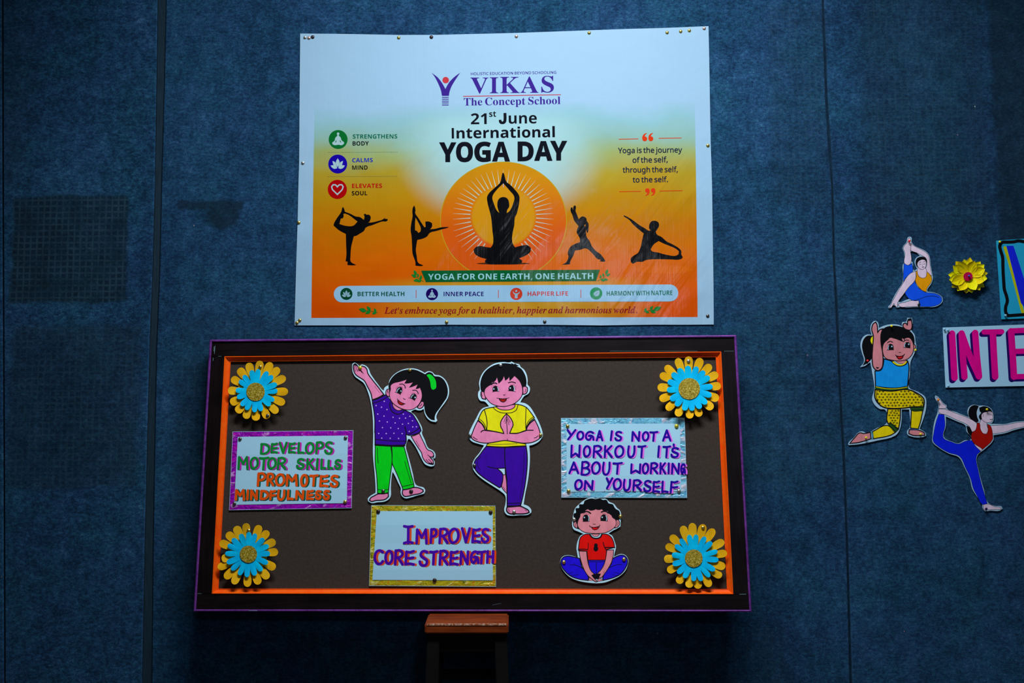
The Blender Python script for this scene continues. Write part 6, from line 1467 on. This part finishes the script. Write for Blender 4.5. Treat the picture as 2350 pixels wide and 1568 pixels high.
for k, x, y, t in (('silver', 700, 86, 'nearest the upper left corner of the banner'), ('rosy', 709, 87, 'second from the upper left corner of the banner'), ('dark', 717.5, 85, 'beside two pale pins at the upper left corner of the banner'),
                   ('brass', 915, 86.3, 'in the left half of the top edge of the banner'), ('dark', 990, 85, 'at the top edge of the banner above the printed emblem'), ('rosy', 1185, 83.3, 'at the top edge of the banner above the middle heading'),
                   ('brass', 1352, 75.3, 'alone in the right half of the top edge of the banner'), ('brass', 1531, 74.6, 'leftmost of three near the upper right corner of the banner'), ('brass', 1562, 72, 'middle of three near the upper right corner of the banner'),
                   ('brass', 1582, 70, 'rightmost of three near the upper right corner of the banner'), ('rosy', 1616, 65, 'in the very upper right corner of the banner'), ('brass', 1624.5, 334, 'halfway down the right edge of the banner'),
                   ('silver', 695, 374, 'on the left edge of the banner beside the blue icon'), ('brass', 685.7, 511, 'on the left edge of the banner beside the silhouettes'), ('brass', 688, 735, 'upper of two at the lower left corner of the banner'),
                   ('brass', 681.5, 741, 'lower of two at the lower left corner of the banner'), ('brass', 1025, 739.4, 'on the bottom edge of the banner left of its middle'), ('steel', 1250, 738.3, 'on the bottom edge of the banner right of its middle'), ('steel', 1624, 725, 'at the lower right corner of the banner')):
    pin(k, x, y, t)
GB = 'drawing pins on the notice board'
SW = .003 + .0012 * 2 + .0015
CW_ = .0065
for k, x, y, w_, t in (('steel', 551, 1007.7, SW, 'at the upper left of the magenta bordered sign'), ('steel', 793, 1005, SW, 'at the upper right of the magenta bordered sign'), ('steel', 538, 1156, SW, 'at the lower left of the magenta bordered sign'), ('brass', 792, 1152, SW, 'at the lower right of the magenta bordered sign'),
                       ('dark', 868, 1174.5, SW, 'at the upper left of the gold bordered sign'), ('dark', 1126, 1176, SW, 'at the upper right of the gold bordered sign'), ('dark', 997.5, 1332, SW, 'at the bottom of the gold bordered sign'),
                       ('brass', 1302.6, 978.3, SW, 'at the upper left of the silver bordered sign'), ('goldbig', 1552.5, 978, SW, 'at the upper right of the silver bordered sign'), ('brass', 1305, 1127, SW, 'at the lower left of the silver bordered sign'), ('silver', 1558, 1127, SW, 'at the lower right of the silver bordered sign'),
                       ('goldbig', 826.4, 844.3, CW_, 'in the raised hand of the stretching girl cut-out'), ('brass', 940.4, 849.8, CW_, 'on top of the head of the stretching girl cut-out'), ('steel', 879.4, 1127, CW_, 'on the left trouser cuff of the stretching girl cut-out'), ('dark', 943.6, 1128, CW_, 'on the right foot of the stretching girl cut-out'),
                       ('silver', 1148.8, 838.5, CW_, 'in the hair of the boy cut-out with joined palms'), ('steel', 1079, 1000, CW_, 'on the left elbow of the boy cut-out'), ('brass', 1240.7, 998.7, CW_, 'on the right elbow of the boy cut-out'), ('steel', 1088.6, 1068.4, CW_, 'on the bent knee of the boy cut-out'), ('silver', 1179.7, 1174.8, CW_, 'on the standing foot of the boy cut-out'),
                       ('silver', 1317.5, 1192.4, CW_, 'beside the left ear of the seated child cut-out'), ('brass', 1424, 1185.7, CW_, 'beside the right ear of the seated child cut-out'), ('brass', 1294, 1290.4, CW_, 'on the left knee of the seated child cut-out'), ('brass', 1432, 1284, CW_, 'on the right knee of the seated child cut-out'),
                       ('brass', 597.3, 842.2, .0225, 'on the top petal of the upper left paper flower'), ('steel', 614.3, 954, .0225, 'on a lower petal of the upper left paper flower'), ('silver', 1580, 828.7, .0225, 'on the top petal of the upper right paper flower'), ('brass', 570.4, 1217.9, .0225, 'on the top petal of the lower left paper flower'), ('brass', 1613.5, 1211.2, .0225, 'on the top petal of the lower right paper flower')):
    pin(k, x, y, t, BOARD, w_, GB)
GW = 'coloured push pins on the carpet wall'
for k, x, y, w_, t in (('red', 2085.4, 554, .0055, 'in the raised foot of the seated woman cut-out'), ('green', 2107.3, 699.6, .0055, 'at the shin of the seated woman cut-out'), ('yellow', 2292.4, 556, .0055, 'in the upper left corner of the aqua sheet'), ('clear', 2306, 724.5, .0055, 'in the lower left corner of the aqua sheet'),
                       ('blue', 2222.3, 634, .0176, 'in the centre of the folded yellow flower'), ('yellow', 2044.5, 748.8, .0065, 'on top of the head of the kneeling girl cut-out'), ('yellow', 2099, 804, .0062, 'at the ear of the kneeling girl cut-out'), ('red', 1989.5, 828.4, .0065, 'in the ponytail of the kneeling girl cut-out'),
                       ('yellow', 1986.4, 1004.7, .0065, 'in the rear foot of the kneeling girl cut-out'), ('yellow', 2111, 996.6, .0065, 'in the front foot of the kneeling girl cut-out'), ('clear', 2166.5, 756, .0047, 'nearest the upper left corner of the pink lettered sheet'), ('clear', 2174.6, 758, .0047, 'second at the upper left corner of the pink lettered sheet'),
                       ('clear', 2175.6, 886, .0047, 'in the lower left corner of the pink lettered sheet'), ('orange', 2151.4, 918, .0055, 'in the held foot of the dancer cut-out'), ('yellow', 2263, 940, .0055, 'in the hair of the dancer cut-out'), ('navy', 2261.6, 1167.5, .0055, 'in the standing foot of the dancer cut-out')):
    pin(k, x, y, t, WALL, w_, GW)
